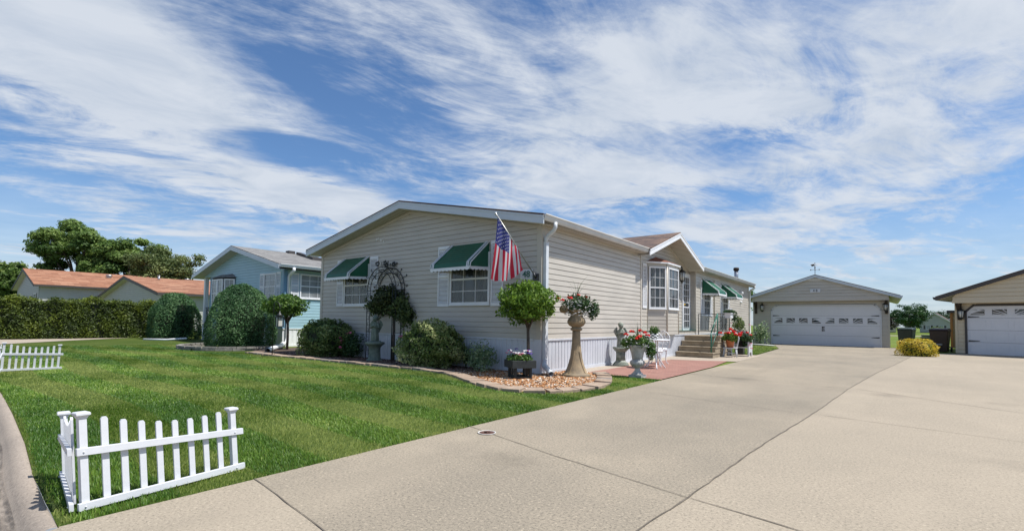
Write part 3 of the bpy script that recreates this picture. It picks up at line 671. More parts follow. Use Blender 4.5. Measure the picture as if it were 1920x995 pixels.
mb.add(vs, [(0, 1, 4), (1, 2, 5, 4), (2, 3, 5), (0, 4, 5, 3), (3, 2, 1, 0)]); mb.build('bay_roof', SHGB, bd)
PX = local((-.22, 0), (0, 1), (1, 0)); P0 = local((0, 0), (0, 1), (1, 0))
shutter(Hs, PX, 5.72, 6.04, 1.54, 2.90)
# entry door
mb = MB()
for a, b, z0, z1 in ((9.33, 9.41, .84, 2.92), (10.11, 10.19, .84, 2.92), (9.41, 10.11, 2.85, 2.92)): wbox(mb, PX, a, b, z0, z1, 0, .045)
wbox(mb, PX, 9.41, 10.11, .84, 2.85, 0, .028)
dr = mb.build('door', WHITE, Hs)
g = MB(); wbox(g, PX, 9.47, 10.05, 1.87, 2.79, .028, .034); wbox(g, PX, 9.47, 10.05, .94, 1.68, .028, .034); g.build('pane', GLASS, dr)
m = MB()
for z0, z1, r in ((1.87, 2.79, 4), (.94, 1.68, 3)):
    for k in range(0, 4): x = 9.47+.58*k/3; wbox(m, PX, x-.008, x+.008, z0, z1, .0342, .042)
    for k in range(0, r+1): z = z0+(z1-z0)*k/r; wbox(m, PX, 9.47, 10.05, z-.008, z+.008, .0344, .0416)
m.build('muntins', WHITE, dr)
m = MB(); wbox(m, PX, 9.49, 10.03, 1.72, 1.83, .028, .036); m.build('letter_slot', DARK, dr)
m = MB(); m.ball(PX(9.46, 1.77, .07), .028, 2); m.build('handle', mat('brass', (.6, .42, .12), .25, 1.), dr)
# wall lantern by the door
def lantern(parent, loc, s=1., scroll=False, toward=(1, 0)):
    """coach lantern: body > glass"""
    x, y, z = loc; tx, ty = toward; m = MB()
    m.lathe([(.012, .0), (.035, .02), (.028, .05), (.030, .06)], (x, y, z-.02*s), 8) if False else None
    c = (x+tx*.14*s, y+ty*.14*s, z)
    m.add(*_plate(x, y, z, tx, ty, s))
    pts = []
    if scroll:
        for k in range(12): a = PI*k/11; pts.append((x+tx*(.02+.13*s*(1-math.cos(a))/2*1.0), y+ty*(.02+.13*s*(1-math.cos(a))/2), z+.12*s+.20*s*math.sin(a)))
        m.tube(pts, .012*s, 6)
        pts = [(x+tx*s*(.02+.07*t*math.cos(5*t)), y+ty*s*(.02+.07*t*math.cos(5*t)), z+s*(.10+.09*math.sin(5*t)*t)) for t in np.linspace(0, 1, 12)]; m.tube(pts, .010*s, 5)
    else:
        m.tube([(x, y, z-.10*s), (x+tx*.08*s, y+ty*.08*s, z-.16*s), (c[0], c[1], z-.16*s)], .010*s, 6)
    m.lathe([(.004, .30*s), (.014*s, .27*s), (.02*s, .22*s), (.05*s, .19*s), (.10*s, .14*s), (.105*s, .125*s), (.085*s, .12*s)], c, 8)
    m.lathe([(.062*s, -.115*s), (.066*s, -.10*s), (.05*s, -.13*s), (.02*s, -.155*s), (.012*s, -.19*s), (.002, -.20*s)][::-1], c, 8)
    for k in range(6):
        a = 2*PI*k/6; m.tube([(c[0]+.062*s*math.cos(a), c[1]+.062*s*math.sin(a), c[2]-.105*s), (c[0]+.09*s*math.cos(a), c[1]+.09*s*math.sin(a), c[2]+.13*s)], .006*s, 4)
    b = m.build('lantern', BLACK, parent); g = MB(); g.lathe([(.052*s, -.10*s), (.078*s, .12*s)], c, 12); g.build('lamp_glass', GLASSL, b); return b
def _plate(x, y, z, tx, ty, s):
    q = MB(); px, py = -ty, tx
    P = lambda u, v, w: (x+px*u+tx*w, y+py*u+ty*w, z+v)
    vs = [P(-.035*s, -.14*s, 0), P(.035*s, -.14*s, 0), P(.045*s, .02*s, 0), (P(.03*s, .14*s, 0)), P(0, .19*s, 0), P(-.03*s, .14*s, 0), P(-.045*s, .02*s, 0)]
    vs2 = [P(-.035*s, -.14*s, .02), P(.035*s, -.14*s, .02), P(.045*s, .02*s, .02), (P(.03*s, .14*s, .02)), P(0, .19*s, .02), P(-.03*s, .14*s, .02), P(-.045*s, .02*s, .02)]
    return vs+vs2, [tuple(range(7))[::-1], tuple(range(7, 14))]+[(i, (i+1) % 7, 7+(i+1) % 7, 7+i) for i in range(7)]
lantern(Hs, (-.205, 8.80, 2.72), 1.25, True)
mb = MB(); mb.ball((-.19, 8.93, 2.10), .10, 2, 0, (.25, .8, 1)); mb.build('door_bell_plaque', mat('plaque', (.12, .12, .10), .5), Hs)
# far side windows with awnings
for y0 in (11.18, 13.98):
    window(Hs, P0, y0, y0+.86, 1.42, 2.60, 2, (2, 2)); shutter(Hs, P0, y0-.36, y0-.04, 1.40, 2.78); shutter(Hs, P0, y0+.90, y0+1.20, 1.40, 2.78)
    awning(Hs, P0, y0-.16, y0+1.02, 2.84, 2.26, 2.24, .60)
mb = MB(); mb.box(.002, .06, 12.62, 12.70, .75, 2.9); mb.build('conduit', SIDT, Hs)
mb = MB(); mb.ball((.06, 17.3, 2.62), .10, 2); mb.ball((.04, 17.3, 2.18), .07, 1); mb.build('flood_light', WHITE, Hs)
# interior blocking core so that no light leaks
mb = MB(); mb.box(-WD+.02, -.26, .03, LEN-.02, .02, 3.04); mb.box(-.26, -.03, .03, 5.09, .02, 3.04); mb.box(-.26, -.03, 10.26, LEN-.02, .02, 3.04)
mb.prism([(-8.2, .03, 3.04), (-.26, .03, 3.04), (-.9, .03, 3.33), (RX, .03, RZ-.22), (-7.4, .03, 3.33)], (0, 19, 0)); mb.prism([(-.255, 5.12, 3.03), (-.255, 10.2, 3.03), (-.255, YC, 3.85)], (-3, 0, 0)); mb.build('blocking_core', DARK, Hs)

# house number plate and numerals on the front wall
npl = thing('house_number_sign', 'white slatted house number plate with green numerals beside the flag bracket', 'sign', (-.34, -.02, 2.06))
mb = MB(); mb.box(-.16, .15, -.02, 0, -.11, .10)
for k in range(11): mb.box(-.145+k*.027, -.133+k*.027, -.028, -.02, -.09, .08)
mb.build('plate', WHITE, npl)
def text(txt, size, loc, rot, mt, parent, name='numerals', ext=.004, font=None):
    c = bpy.data.curves.new(name, 'FONT'); c.body = txt; c.size = size; c.extrude = ext; c.align_x = 'CENTER'; c.align_y = 'CENTER'; c.offset = size*.012
    t = bpy.data.objects.new(name+'_c', c); COL.objects.link(t); dg = bpy.context.evaluated_depsgraph_get()
    me = bpy.data.meshes.new_from_object(t.evaluated_get(dg)); bpy.data.objects.remove(t)
    o = bpy.data.objects.new(name, me); COL.objects.link(o); o.parent = parent; o.location = loc; o.rotation_euler = rot; me.materials.clear(); me.materials.append(mt); return o
text('48', .19, (0, -.034, 0), (PI/2, 0, 0), GREENRAIL, npl)
# ================================================================ FLAG
fl = thing('flag', 'stars and stripes flag hanging from an angled pole on the house corner', 'flag', (-.14, -.022, 1.99))
O = Vector((-.14, -.022, 1.99)); H0 = Vector((-.10, -.05, 1.99)); TIP = Vector((-.38, -1.0, 3.14)); ax = (TIP-H0)
mb = MB(); mb.tube([H0-O, TIP-O], .0125, 10); mb.build('pole', mat('pole_grey', (.35, .35, .33), .35, .6), fl)
mb = MB(); mb.ball(TIP-O+ax.normalized()*.03, .028, 2); mb.lathe([(.018, -.02), (.018, .01)], TIP-O, 10); mb.build('finial', mat('silver', (.7, .7, .7), .25, .9), fl)
mb = MB(); mb.box(-.03, .10, -.03, .012, -.07, .07); mb.tube([(.04, -.01, -.03), H0-O+ax.normalized()*.10], .024, 10); mb.build('bracket', mat('dark_metal', (.08, .08, .08), .4, .6), fl)
top0 = H0+ax*.97; top1 = H0+ax*.44; fly0 = Vector((-.575, -.93, 1.90)); fly1 = Vector((-.13, -.42, 2.11))
def flagpt(s, t, off=0.):
    a = top0.lerp(top1, s); b = fly0.lerp(fly1, s)
    p = a.lerp(b, t); p.z -= .07*math.sin(PI*s)*t**2+0.03*math.sin(PI*t)
    mid = math.sin(PI*s)*t*.10; p.z -= mid*.5
    nrm = Vector((.90, -.35, .1)).normalized()
    wv = .030*math.sin(s*16+t*2.5)*(.35+t)+.018*math.sin(s*31+t*5+1)*t
    return p+nrm*(wv+off)-O
NS, NTt = 78, 90
def fgrid(s0, s1, t0, t1, ns, nt, mbx, mi, off=0.):
    vs = [flagpt(s0+(s1-s0)*i/ns, t0+(t1-t0)*j/nt, off) for i in range(ns+1) for j in range(nt+1)]
    mbx.add(vs, [(i*(nt+1)+j, (i+1)*(nt+1)+j, (i+1)*(nt+1)+j+1, i*(nt+1)+j+1) for i in range(ns) for j in range(nt)], mi, True)
mb = MB()
for k in range(13):
    fgrid(k/13, (k+1)/13, .40 if k < 7 else 0, 1, 6, 40, mb, k % 2)
fgrid(0, 7/13, 0, .40, 40, 30, mb, 2)
for r in range(9):
    for c in range(6 if r % 2 == 0 else 5):
        s = (7/13)*(r+1)/10; t = .40*((2*c+1+(r % 2))/12); vs = []
        for k in range(10):
            a = 2*PI*k/10; rr = .0175 if k % 2 == 0 else .0075
            vs.append(flagpt(s+rr*math.cos(a)*1.3, t+rr*math.sin(a)*.85, .0035))
        c0 = flagpt(s, t, .0035); mb.add(vs+[c0], [(k, (k+1) % 10, 10) for k in range(10)], 1)
def cloth(name, col):
    m = bpy.data.materials.new(name); m.use_nodes = True; T = NT(m.node_tree)
    b = T.n('ShaderNodeBsdfPrincipled'); b.inputs['Base Color'].default_value = (*col, 1); b.inputs['Roughness'].default_value = .6
    tr = T.n('ShaderNodeBsdfTranslucent'); tr.inputs[0].default_value = (*col, 1); mx = T.n('ShaderNodeMixShader'); mx.inputs[0].default_value = .45
    T.l(b.outputs[0], mx.inputs[1]); T.l(tr.outputs[0], mx.inputs[2]); o = T.n('ShaderNodeOutputMaterial'); T.l(mx.outputs[0], o.inputs[0]); return m
mb.build('cloth', [cloth('flag_red', (.72, .03, .07)), cloth('flag_white', (.85, .86, .88)), cloth('flag_blue', (.05, .06, .27))], fl)

# ================================================================ STEPS, RAILS
st = thing('concrete_steps', 'four tan concrete steps leading up to the entry door', 'steps', (.1, 7.8, 0))
mb = MB()
for k in range(4):
    y0 = .28*k; mb.box(0, 1.16, y0, 2.35, .172*k+(.001 if k else 0), .172*(k+1)-.04); mb.box(-.01, 1.18, y0-.025, 2.36, .172*(k+1)-.04, .172*(k+1))
mb.build('step_block', STEPC, st, bevel=.008)
hr = thing('porch_railing', 'green and black iron railing around the landing of the concrete steps', 'railing', (.1, 7.8, 0))
mb = MB(); A = (1.08, .12, .172); zt = .92
mb.tube([(1.08, .12, .172), (1.08, .12, .80)], .02, 8); mb.tube([(1.08, .12, .80), (1.08, .86, 1.42)], .022, 8); mb.tube([(1.08, .12, .30), (1.08, .86, .86)], .012, 6)
mb.tube([(1.08, .86, .69), (1.08, .86, 1.44)], .02, 8); mb.tube([(1.08, .12, .80), (1.08, .07, .74), (1.08, .06, .68), (1.08, .09, .64)], .016, 6)
mb.build('stair_handrail', GREENRAIL, hr)
mb = MB()
def panel(mb, a, b, z0, z1, n, r=.008, scroll=False):
    a, b = Vector(a), Vector(b)
    for z in (z0, z1): mb.tube([(a.x, a.y, z), (b.x, b.y, z)], r*1.5, 6)
    for k in range(n+1):
        p = a.lerp(b, k/n); rr = r*1.8 if k in (0, n) else r*.8; mb.tube([(p.x, p.y, .69 if k in (0, n) else z0), (p.x, p.y, z1)], rr, 6)
    if scroll:
        d = (b-a); L = d.length; d.normalize()
        for c, q in ((.35, 1), (.65, -1)):
            for s_ in (1, -1):
                pts = []
                for t in np.linspace(0, 1, 14):
                    rr = .16*(1-t*.75); an = t*5.2+(.5 if s_ > 0 else 3.6)
                    p = a+d*(L*c+rr*math.cos(an)*q*.9); pts.append((p.x, p.y, (z0+z1)/2+.0+s_*.10+rr*math.sin(an)))
                mb.tube(pts, r*.8, 5)
panel(mb, (0.0, 2.45, 0), (1.08, 2.45, 0), .83, 1.45, 9, scroll=True); panel(mb, (1.08, .88, 0), (1.08, 2.43, 0), .83, 1.45, 11, scroll=True)
mb.build('balustrade', IRON, hr)

def flowers(name, parent, centers, r, mt, seed=0, n=26, flat=.7):
    """flower heads: clusters of small round petals"""
    g = np.random.default_rng(seed); P = []; N = []
    for c in centers:
        d = unit(g.normal(0, 1, (n, 3))); d[:, 2] = np.abs(d[:, 2])*flat+.05; P.append(np.array(c)+d*r*g.uniform(.6, 1, (n, 1))); N.append(d)
    return leaves(name, np.concatenate(P), np.concatenate(N), r*.75, .85, mt, parent, .35, seed=seed)
FL_RED = foliage('geranium_red', (.75, .015, .012), (.60, .008, .012), (.85, .06, .04), .2)
FL_WHT = foliage('flower_white', (.8, .8, .78), (.70, .70, .72), (.85, .82, .78), .2)
FL_PNK = foliage('flower_pink', (.62, .08, .20), (.75, .22, .38), (.50, .03, .12), .2)
FL_PUR = foliage('flower_purple', (.10, .04, .35), (.22, .10, .5), (.05, .03, .2), .2)
LEAFG = foliage('leaf_green', (.033, .083, .018), (.068, .143, .027), (.128, .217, .045), .25)
LEAFD = foliage('leaf_dark', (.015, .045, .018), (.033, .083, .024), (.068, .128, .033), .2)
LEAFY = foliage('leaf_lime', (.07, .13, .012), (.12, .20, .02), (.19, .27, .035), .35)
VARIE = foliage('leaf_variegated', (.07, .13, .03), (.19, .26, .07), (.62, .62, .32), .35)
VARIE2 = foliage('leaf_variegated_dark', (.05, .10, .03), (.12, .19, .05), (.42, .46, .20), .35)
GREYG = foliage('leaf_grey_green', (.11, .19, .09), (.20, .29, .14), (.38, .45, .25), .35)
YEW = foliage('yew_blue_green', (.025, .075, .026), (.062, .145, .050), (.15, .26, .10), .22)
ARBV = foliage('arborvitae', (.022, .040, .004), (.060, .092, .008), (.15, .19, .018), .25)
MAPLE = foliage('maple_leaves', (.055, .11, .022), (.12, .20, .04), (.26, .35, .09), .4)
MAPLE2 = foliage('olive_leaves', (.06, .095, .028), (.12, .16, .05), (.22, .26, .09), .35)
YELLB = foliage('yellow_bush_leaves', (.22, .30, .03), (.66, .50, .05), (.78, .60, .12), .35)

# hanging box on the railing
hb = thing('railing_planter', 'white plastic planter with white and dark flowers hung on the landing railing', 'planter', (1.27, 9.75, 1.30))
mb = MB(); mb.prism([(-.10, -.17, 0), (.10, -.17, 0), (.10, .27, 0), (-.10, .27, 0)], (0, 0, .16)); mb.box(-.13, .13, -.20, .30, .155, .18); mb.build('box', WHITE, hb)
P_, N_, _ = lump(500, (0, .05, .22), (.17, .30, .10), 31, shell=.8); leaves('foliage', P_, N_, .06, .5, LEAFD, hb, seed=31)
P2, N2, _ = lump(260, (.10, .32, .05), (.12, .12, .20), 32, shell=.8); leaves('foliage', P2, N2, .06, .5, LEAFD, hb, seed=32)
flowers('blossoms', hb, [(random.uniform(-.12, .12), random.uniform(-.2, .15), .30+random.uniform(-.04, .03)) for _ in range(14)]+[(.14, .36, .05)], .038, FL_WHT, 33, 16)

# chair with terracotta pot
ch = thing('small_wooden_chair', 'small white wooden chair holding a terracotta pot of red geraniums', 'chair', (1.50, 8.98, 0), R(8))
mb = MB(); mb.box(-.21, .21, -.17, .19, .285, .315); mb.build('seat', VINYL, ch, bevel=.006)
for sx, sy in ((-1, -1), (1, -1), (-1, 1), (1, 1)):
    mb = MB(); mb.tube([(sx*.17, sy*.13, .285), (sx*.21, sy*.18, 0)], [.019, .014], 8); mb.build('leg', VINYL, ch)
mb = MB(); mb.tube([(-.19, -.155, .14), (.19, -.155, .14)], .010, 6); mb.tube([(-.19, -.155, .14), (-.19, .16, .14)], .010, 6); mb.tube([(.19, -.155, .14), (.19, .16, .14)], .010, 6); mb.build('stretcher', VINYL, ch)
mb = MB(); 
mb.tube([(-.19, .15, .31), (-.25, .24, .62), (-.20, .26, .76), (-.08, .27, .83), (.08, .27, .83), (.2, .26, .76), (.24, .24, .62), (.19, .15, .31)], .02, 8)
for x in (-.1, 0, .1): mb.tube([(x, .17, .31), (x*1.1, .27, .82)], .010, 6)
mb.build('backrest', VINYL, ch)
tp = thing('terracotta_pot', 'terracotta pot of bright red geraniums on the small white chair', 'flower pot', (1.50, 8.96, .316))
mb = MB(); mb.lathe([(.09, 0), (.105, .02), (.135, .21), (.155, .215), (.16, .26), (.145, .26), (.13, .24)], (0, 0, 0), 24); mb.build('pot', TERRA, tp)
P_, N_, _ = lump(900, (0, 0, .33), (.24, .22, .15), 41, shell=.8); leaves('foliage', P_, N_, .07, .8, foliage('geranium_leaf', (.07, .13, .02), (.12, .20, .03), (.20, .28, .05), .3), tp, seed=41)
flowers('blossoms', tp, [(-.30, -.05, .46), (-.14, .05, .45), (-.02, -.1, .47), (.0, .1, .58), (.16, -.02, .42), (.28, 0, .40), (.10, .1, .50), (-.33, .0, .34), (.33, -.1, .44)], .075, FL_RED, 42, 34)

# white bench with arched back
bn = thing('wooden_bench', 'white painted wooden bench with arched back and solid ends beside the steps', 'bench', (1.52, 9.72, 0), R(-4))
mb = MB(); 
for y in (0,): pass
def endp(x): 
    m = MB(); m.prism([(x, 0, 0), (x, .06, .0), (x, .10, .14), (x, .30, .14), (x, .34, 0), (x, .40, 0), (x, .40, .52), (x, .30, .56), (x, .08, .56), (x, .0, .50)], (.04, 0, 0)); return m.build('end_panel', VINYL, bn)
endp(-.30); endp(.36)
mb = MB(); mb.box(-.26, .36, .02, .40, .28, .315); mb.build('seat', VINYL, bn)
mb = MB(); mb.prism([(-.30, .41, .30)]+[(-.30+.7*(1-math.cos(PI*k/12))/2, .41, .62+.24*math.sin(PI*k/12)) for k in range(13)]+[(.40, .41, .30)], (0, .03, 0)); mb.build('backrest', VINYL, bn)
bp_ = thing('flower_bucket', 'dark tub of red and pink geraniums standing on the white bench', 'flower pot', (1.66, 9.82, .316))
mb = MB(); mb.lathe([(.10, 0), (.14, .19), (.15, .19), (.15, .21), (.13, .20)], (0, 0, 0), 20); mb.build('pot', BLACK, bp_)
P_, N_, _ = lump(1100, (.05, 0, .28), (.34, .26, .20), 43, shell=.8, rough=.3); leaves('foliage', P_, N_, .065, .7, LEAFD, bp_, seed=43)
flowers('blossoms', bp_, [(-.15, -.1, .46), (.02, .0, .49), (.2, -.05, .48), (.3, -.1, .40), (-.24, -.1, .34), (-.05, -.15, .36)], .06, FL_RED, 44, 30)
flowers('trailing_blossoms', bp_, [(.30, -.22, .05), (.34, -.2, .12), (-.25, -.25, -.05), (.36, -.22, -.04), (-.3, -.25, .03)], .045, FL_PNK, 45, 16)
pp = thing('potted_shrub', 'white square pot with a small cone shrub standing behind the bench', 'flower pot', (1.40, 10.75, 0))
mb = MB(); mb.box(-.14, .14, -.14, .14, 0, .78); mb.box(-.22, .22, -.2, .2, .78, .86); mb.build('pot', BLACK, pp)
P_, N_, _ = lump(900, (0, 0, 1.07), (.22, .22, .30), 46, shell=.7, rough=.3); P_[:, :2] *= (1.35-(P_[:, 2:3]-.78)*1.2); leaves('foliage', P_, N_, .06, .6, VARIE2, pp, seed=46)
flowers('blossoms', pp, [(-.28, 0, 1.12), (.36, 0, 1.05), (.3, .1, 1.08), (-.3, .05, .92)], .03, FL_PNK, 47, 12)
sr = thing('sign_holder', 'thin dark green hose guard post at the corner of the side lawn', 'post', (1.80, 10.45, 0)); mb = MB(); mb.tube([(0, 0, 0), (0, 0, .62)], .016, 6); mb.ball((0, 0, .64), .03, 1); mb.build('post', IRON, sr)
cl = thing('climbing_shrub', 'grey green climbing shrub at the far house corner by the garage', 'plant', (.45, 19.6, 0))
P_, N_, _ = lump(700, (0, 0, .62), (.45, .3, .65), 48, shell=.9, rough=.3); leaves('foliage', P_, N_, .12, .5, GREYG, cl, seed=48); mb = MB(); mb.tube([(0, 0, 0), (.05, 0, .9)], .02, 6); mb.build('stem', BARK, cl)

# ================================================================ PATIO TABLE AND CHAIRS, URN
IW = mat('white_cast_iron', (.74, .75, .76), .4, var=.2, vscale=14)
tb = thing('bistro_table', 'round white cast iron bistro table on the brick patio', 'table', (1.20, 3.12, 0))
mb = MB(); mb.lathe([(.30, .665), (.335, .675), (.335, .695), (.31, .70)], (0, 0, 0), 36); mb.build('tabletop', IW, tb)
for k in range(3):
    a = R(-62+120*k); pts = [(.06, .66), (.07, .5), (.05, .36), (.09, .25), (.19, .12), (.25, .04), (.28, 0)]
    mb = MB(); mb.tube([(r*math.cos(a), r*math.sin(a), z+.005) for r, z in pts], [.014, .014, .016, .018, .014, .013, .020], 8); mb.build('leg', IW, tb)
mb = MB(); mb.lathe([(.07, .35), (.075, .36), (.07, .37)], (0, 0, 0), 16); mb.build('brace', IW, tb)
def iron_chair(loc, rz, label):
    c = thing('bistro_chair', label, 'chair', loc, rz, 'white cast iron chairs by the bistro table')
    m = MB(); m.lathe([(.18, .40), (.205, .41), (.205, .43), (.19, .435)], (0, 0, 0), 24); m.build('seat', IW, c)
    m = MB(); m.lathe([(.20, .36), (.206, .36), (.206, .41), (.20, .41)], (0, 0, 0), 24, lobes=12, amp=.02); m.build('apron', IW, c)
    for k in range(4):
        a = PI/4+PI/2*k; m = MB(); m.tube([(r*math.cos(a), r*math.sin(a), z) for r, z in ((.17, .40), (.20, .30), (.17, .15), (.19, .05), (.24, .008))], [.016, .020, .013, .011, .016], 8); m.build('leg', IW, c)
    m = MB(); w = .19
    out = [(-w, .43), (-w*1.1, .60), (-w*1.0, .74), (-w*.55, .84), (0, .89), (w*.55, .84), (w*1.0, .74), (w*1.1, .60), (w, .43)]
    yb = lambda z: .17+.10*(z-.43)
    m.tube([(x, yb(z), z) for x, z in out], .012, 7)
    for x0, sg in ((-.10, 1), (.10, -1), (-.10, -1), (.10, 1), (0, 1), (0, -1)):
        for zc in (.55, .70):
            m.tube([(x0+sg*(.055*(1-t*.7))*math.cos(5.5*t), yb(zc), zc+(.07*(1-t*.7))*math.sin(5.5*t)) for t in np.linspace(0, 1, 12)], .0075, 5)
    for x in (-.06, .06): m.tube([(x, yb(.43), .43), (x*1.3, yb(.6), .62), (x*.4, yb(.86), .87)], .008, 5)
    m.build('backrest', IW, c); return c
iron_chair((.98, 3.62, 0), R(20), 'white cast iron chair nearest the stone cherub, partly behind the urn')
iron_chair((.80, 4.42, 0), R(-10), 'white cast iron chair behind the bistro table, nearer the house wall')
cp = thing('chequered_pot', 'black and white chequered pot with a small green plant on the bistro table', 'flower pot', (1.16, 3.16, .70))
mb = MB(); prof = [(.055, 0), (.085, .025), (.105, .06), (.108, .09), (.10, .125), (.095, .14)]
seg = 20; mb2 = MB()
vs = [(r*math.cos(2*PI*k/seg), r*math.sin(2*PI*k/seg), z) for r, z in [(.06, 0), (.090, .033), (.107, .066), (.107, .10), (.096, .135)] for k in range(seg)]
for i in range(4):
    for k in range(seg): mb.add([vs[i*seg+k], vs[i*seg+(k+1) % seg], vs[(i+1)*seg+(k+1) % seg], vs[(i+1)*seg+k]], [(0, 1, 2, 3)], ((k//2)+i) % 2)
mb.build('pot', [mat('glaze_white', (.75, .75, .73), .2), mat('glaze_black', (.01, .01, .01), .2)], cp)
P_, N_, _ = lump(420, (0, 0, .20), (.11, .11, .10), 51, shell=.9, rough=.2); leaves('foliage', P_, N_, .05, .5, LEAFG, cp, seed=51)

ur = thing('garden_urn', 'tall grey stone urn overflowing with red geraniums at the patio edge', 'urn', (1.66, .98, .008))
mb = MB(); mb.box(-.13, .13, -.13, .13, 0, .05); mb.lathe([(.12, .05), (.115, .065), (.07, .11), (.05, .15), (.055, .165), (.05, .18), (.06, .19)], (0, 0, 0), 28)
mb.lathe([(.05, .19), (.10, .21), (.135, .25), (.145, .29), (.13, .325), (.10, .34), (.105, .36)], (0, 0, 0), 48, lobes=14, amp=.035)
mb.lathe([(.10, .35), (.11, .40), (.125, .48), (.155, .56), (.195, .62), (.20, .63), (.19, .635), (.16, .60)], (0, 0, 0), 32, lobes=4, amp=.03)
mb.build('body', GREYST, ur)
P_, N_, _ = lump(1000, (.02, 0, .72), (.23, .23, .14), 52, shell=.7, rough=.3); P3, N3, _ = lump(260, (-.19, -.13, .66), (.10, .10, .10), 53, shell=.9); P4, N4, _ = lump(600, (.22, .13, .55), (.11, .11, .20), 54, shell=.9)
leaves('foliage', np.concatenate([P_, P3, P4]), np.concatenate([N_, N3, N4]), .055, .5, LEAFG, ur, droop=.2, seed=52)
flowers('blossoms', ur, [(-.11, -.02, .89), (-.19, -.12, .83), (.02, .08, .91), (.13, -.20, .80), (.10, .15, .87), (.17, .1, .82), (.10, -.24, .76)], .05, FL_RED, 55, 30)
flowers('white_blossoms', ur, [(.0, -.3, .74), (.1, -.28, .68), (.2, -.2, .65), (-.1, -.3, .70), (.27, -.1, .6)], .022, FL_WHT, 56, 10)
def spikes(name, parent, c, n, h, seed, spread=.6, mt=None, w=.012):
    g = random.Random(seed); m = MB()
    for k in range(n):
        a = g.uniform(0, 2*PI); sp = g.uniform(.1, spread); L = h*g.uniform(.6, 1); prev = None
        dx, dy = math.cos(a), math.sin(a); px, py = -dy, dx
        for i in range(7):
            t = i/6; r = sp*t*t*L*1.2; z = L*t-(sp*L*.45)*t*t*t; ww = w*(1-t)*.5+.0008
            p = [(c[0]+dx*r+px*q*ww, c[1]+dy*r+py*q*ww, c[2]+z) for q in (-1, 1)]
            if prev: m.quad(prev[0], prev[1], p[1], p[0])
            prev = p
    return m.build(name, mt or LEAFG, parent)
spikes('grass_spikes', ur, (0, 0, .72), 16, .42, 3)

# ================================================================ STATUES AND PEDESTALS
def remesh(o, vox, smooth=3):
    r = o.modifiers.new('remesh', 'REMESH'); r.mode = 'VOXEL'; r.voxel_size = vox; r.use_smooth_shade = True
    s = o.modifiers.new('smooth', 'SMOOTH'); s.iterations = smooth; s.factor = .5
def cherub(parent, mt, s=1., lean=0):
    m = MB(); X_ = lambda x, y, z: (x*s, y*s, z*s)
    m.lathe([(.085*s, 0), (.095*s, .03*s), (.085*s, .12*s), (.08*s, .22*s), (.065*s, .30*s), (.07*s, .36*s), (.062*s, .41*s), (.03*s, .44*s)], (0, 0, 0), 24, lobes=7, amp=.09)
    m.ball(X_(0, -.012, .505), .062*s, 3, 0, (.92, 1, 1.1)); m.ball(X_(0, .012, .53), .064*s, 3); m.ball(X_(0, -.072, .498), .012*s, 1)
    m.tube([X_(0, 0, .40), X_(0, 0, .48)], .03*s, 10)
    for q in (-1, 1):
        m.tube([X_(q*.06, 0, .39), X_(q*.095, -.02, .30), X_(q*.035, -.085, .33)], [.028*s, .024*s, .018*s], 10); m.ball(X_(q*.018, -.095, .345), .022*s, 2)
        for k in range(9): a = k*.7; m.ball(X_(q*.045*math.cos(a), .02+.045*math.sin(a), .545+.014*math.sin(3*a)), .022*s, 1)
        # wings: overlapping feathers
        for k in range(6):
            t = k/5; m.ball(X_(q*(.05+.07*(1-t)), .065+.02*t, .36-.12*t+.05*(1-t)), .085*s, 2, 0, (.32, .16, .95-.3*t), Matrix.Rotation(q*(-.55+.25*t), 3, 'Y'))
    for q in (-1, 1): m.ball(X_(q*.035, -.06, .012), .035*s, 1, 0, (.8, 1.3, .5))
    o = m.build('figure', mt, parent); remesh(o, .007*s, 2); return o
cs = thing('cherub_statue', 'mossy grey stone cherub statue standing on a pedestal against the sunny side wall', 'statue', (.30, 3.14, .47), R(35))
cherub(cs, STONE, 1.06)
pd = thing('stone_pedestal', 'mossy grey stone pedestal under the cherub by the side wall', 'pedestal', (.30, 3.14, .004))
mb = MB(); mb.lathe([(.20, 0), (.20, .045), (.17, .06), (.175, .08), (.14, .10), (.12, .14)], (0, 0, 0), 28); mb.lathe([(.118, .13), (.108, .25), (.115, .36)], (0, 0, 0), 40, lobes=10, amp=.05)
mb.lathe([(.12, .35), (.15, .375), (.19, .42), (.20, .43), (.20, .465)], (0, 0, 0), 28, lobes=4, amp=.04); mb.build('column', STONE, pd)
a2 = thing('praying_cherub', 'dark green stone cherub statue standing on the pedestal in front of the arch', 'statue', (-4.86, -.46, .53), R(30))
cherub(a2, GREENST, 1.12)
pd = thing('green_pedestal', 'dark green round pedestal in front of the iron garden arch', 'pedestal', (-4.86, -.46, 0))
mb = MB(); mb.lathe([(.20, 0), (.20, .05), (.165, .07), (.15, .11), (.14, .30), (.145, .36), (.17, .39), (.21, .43), (.245, .45), (.25, .49), (.21, .505), (.16, .51), (.15, .53)], (0, 0, 0), 32, lobes=8, amp=.025); mb.build('column', GREENST, pd)

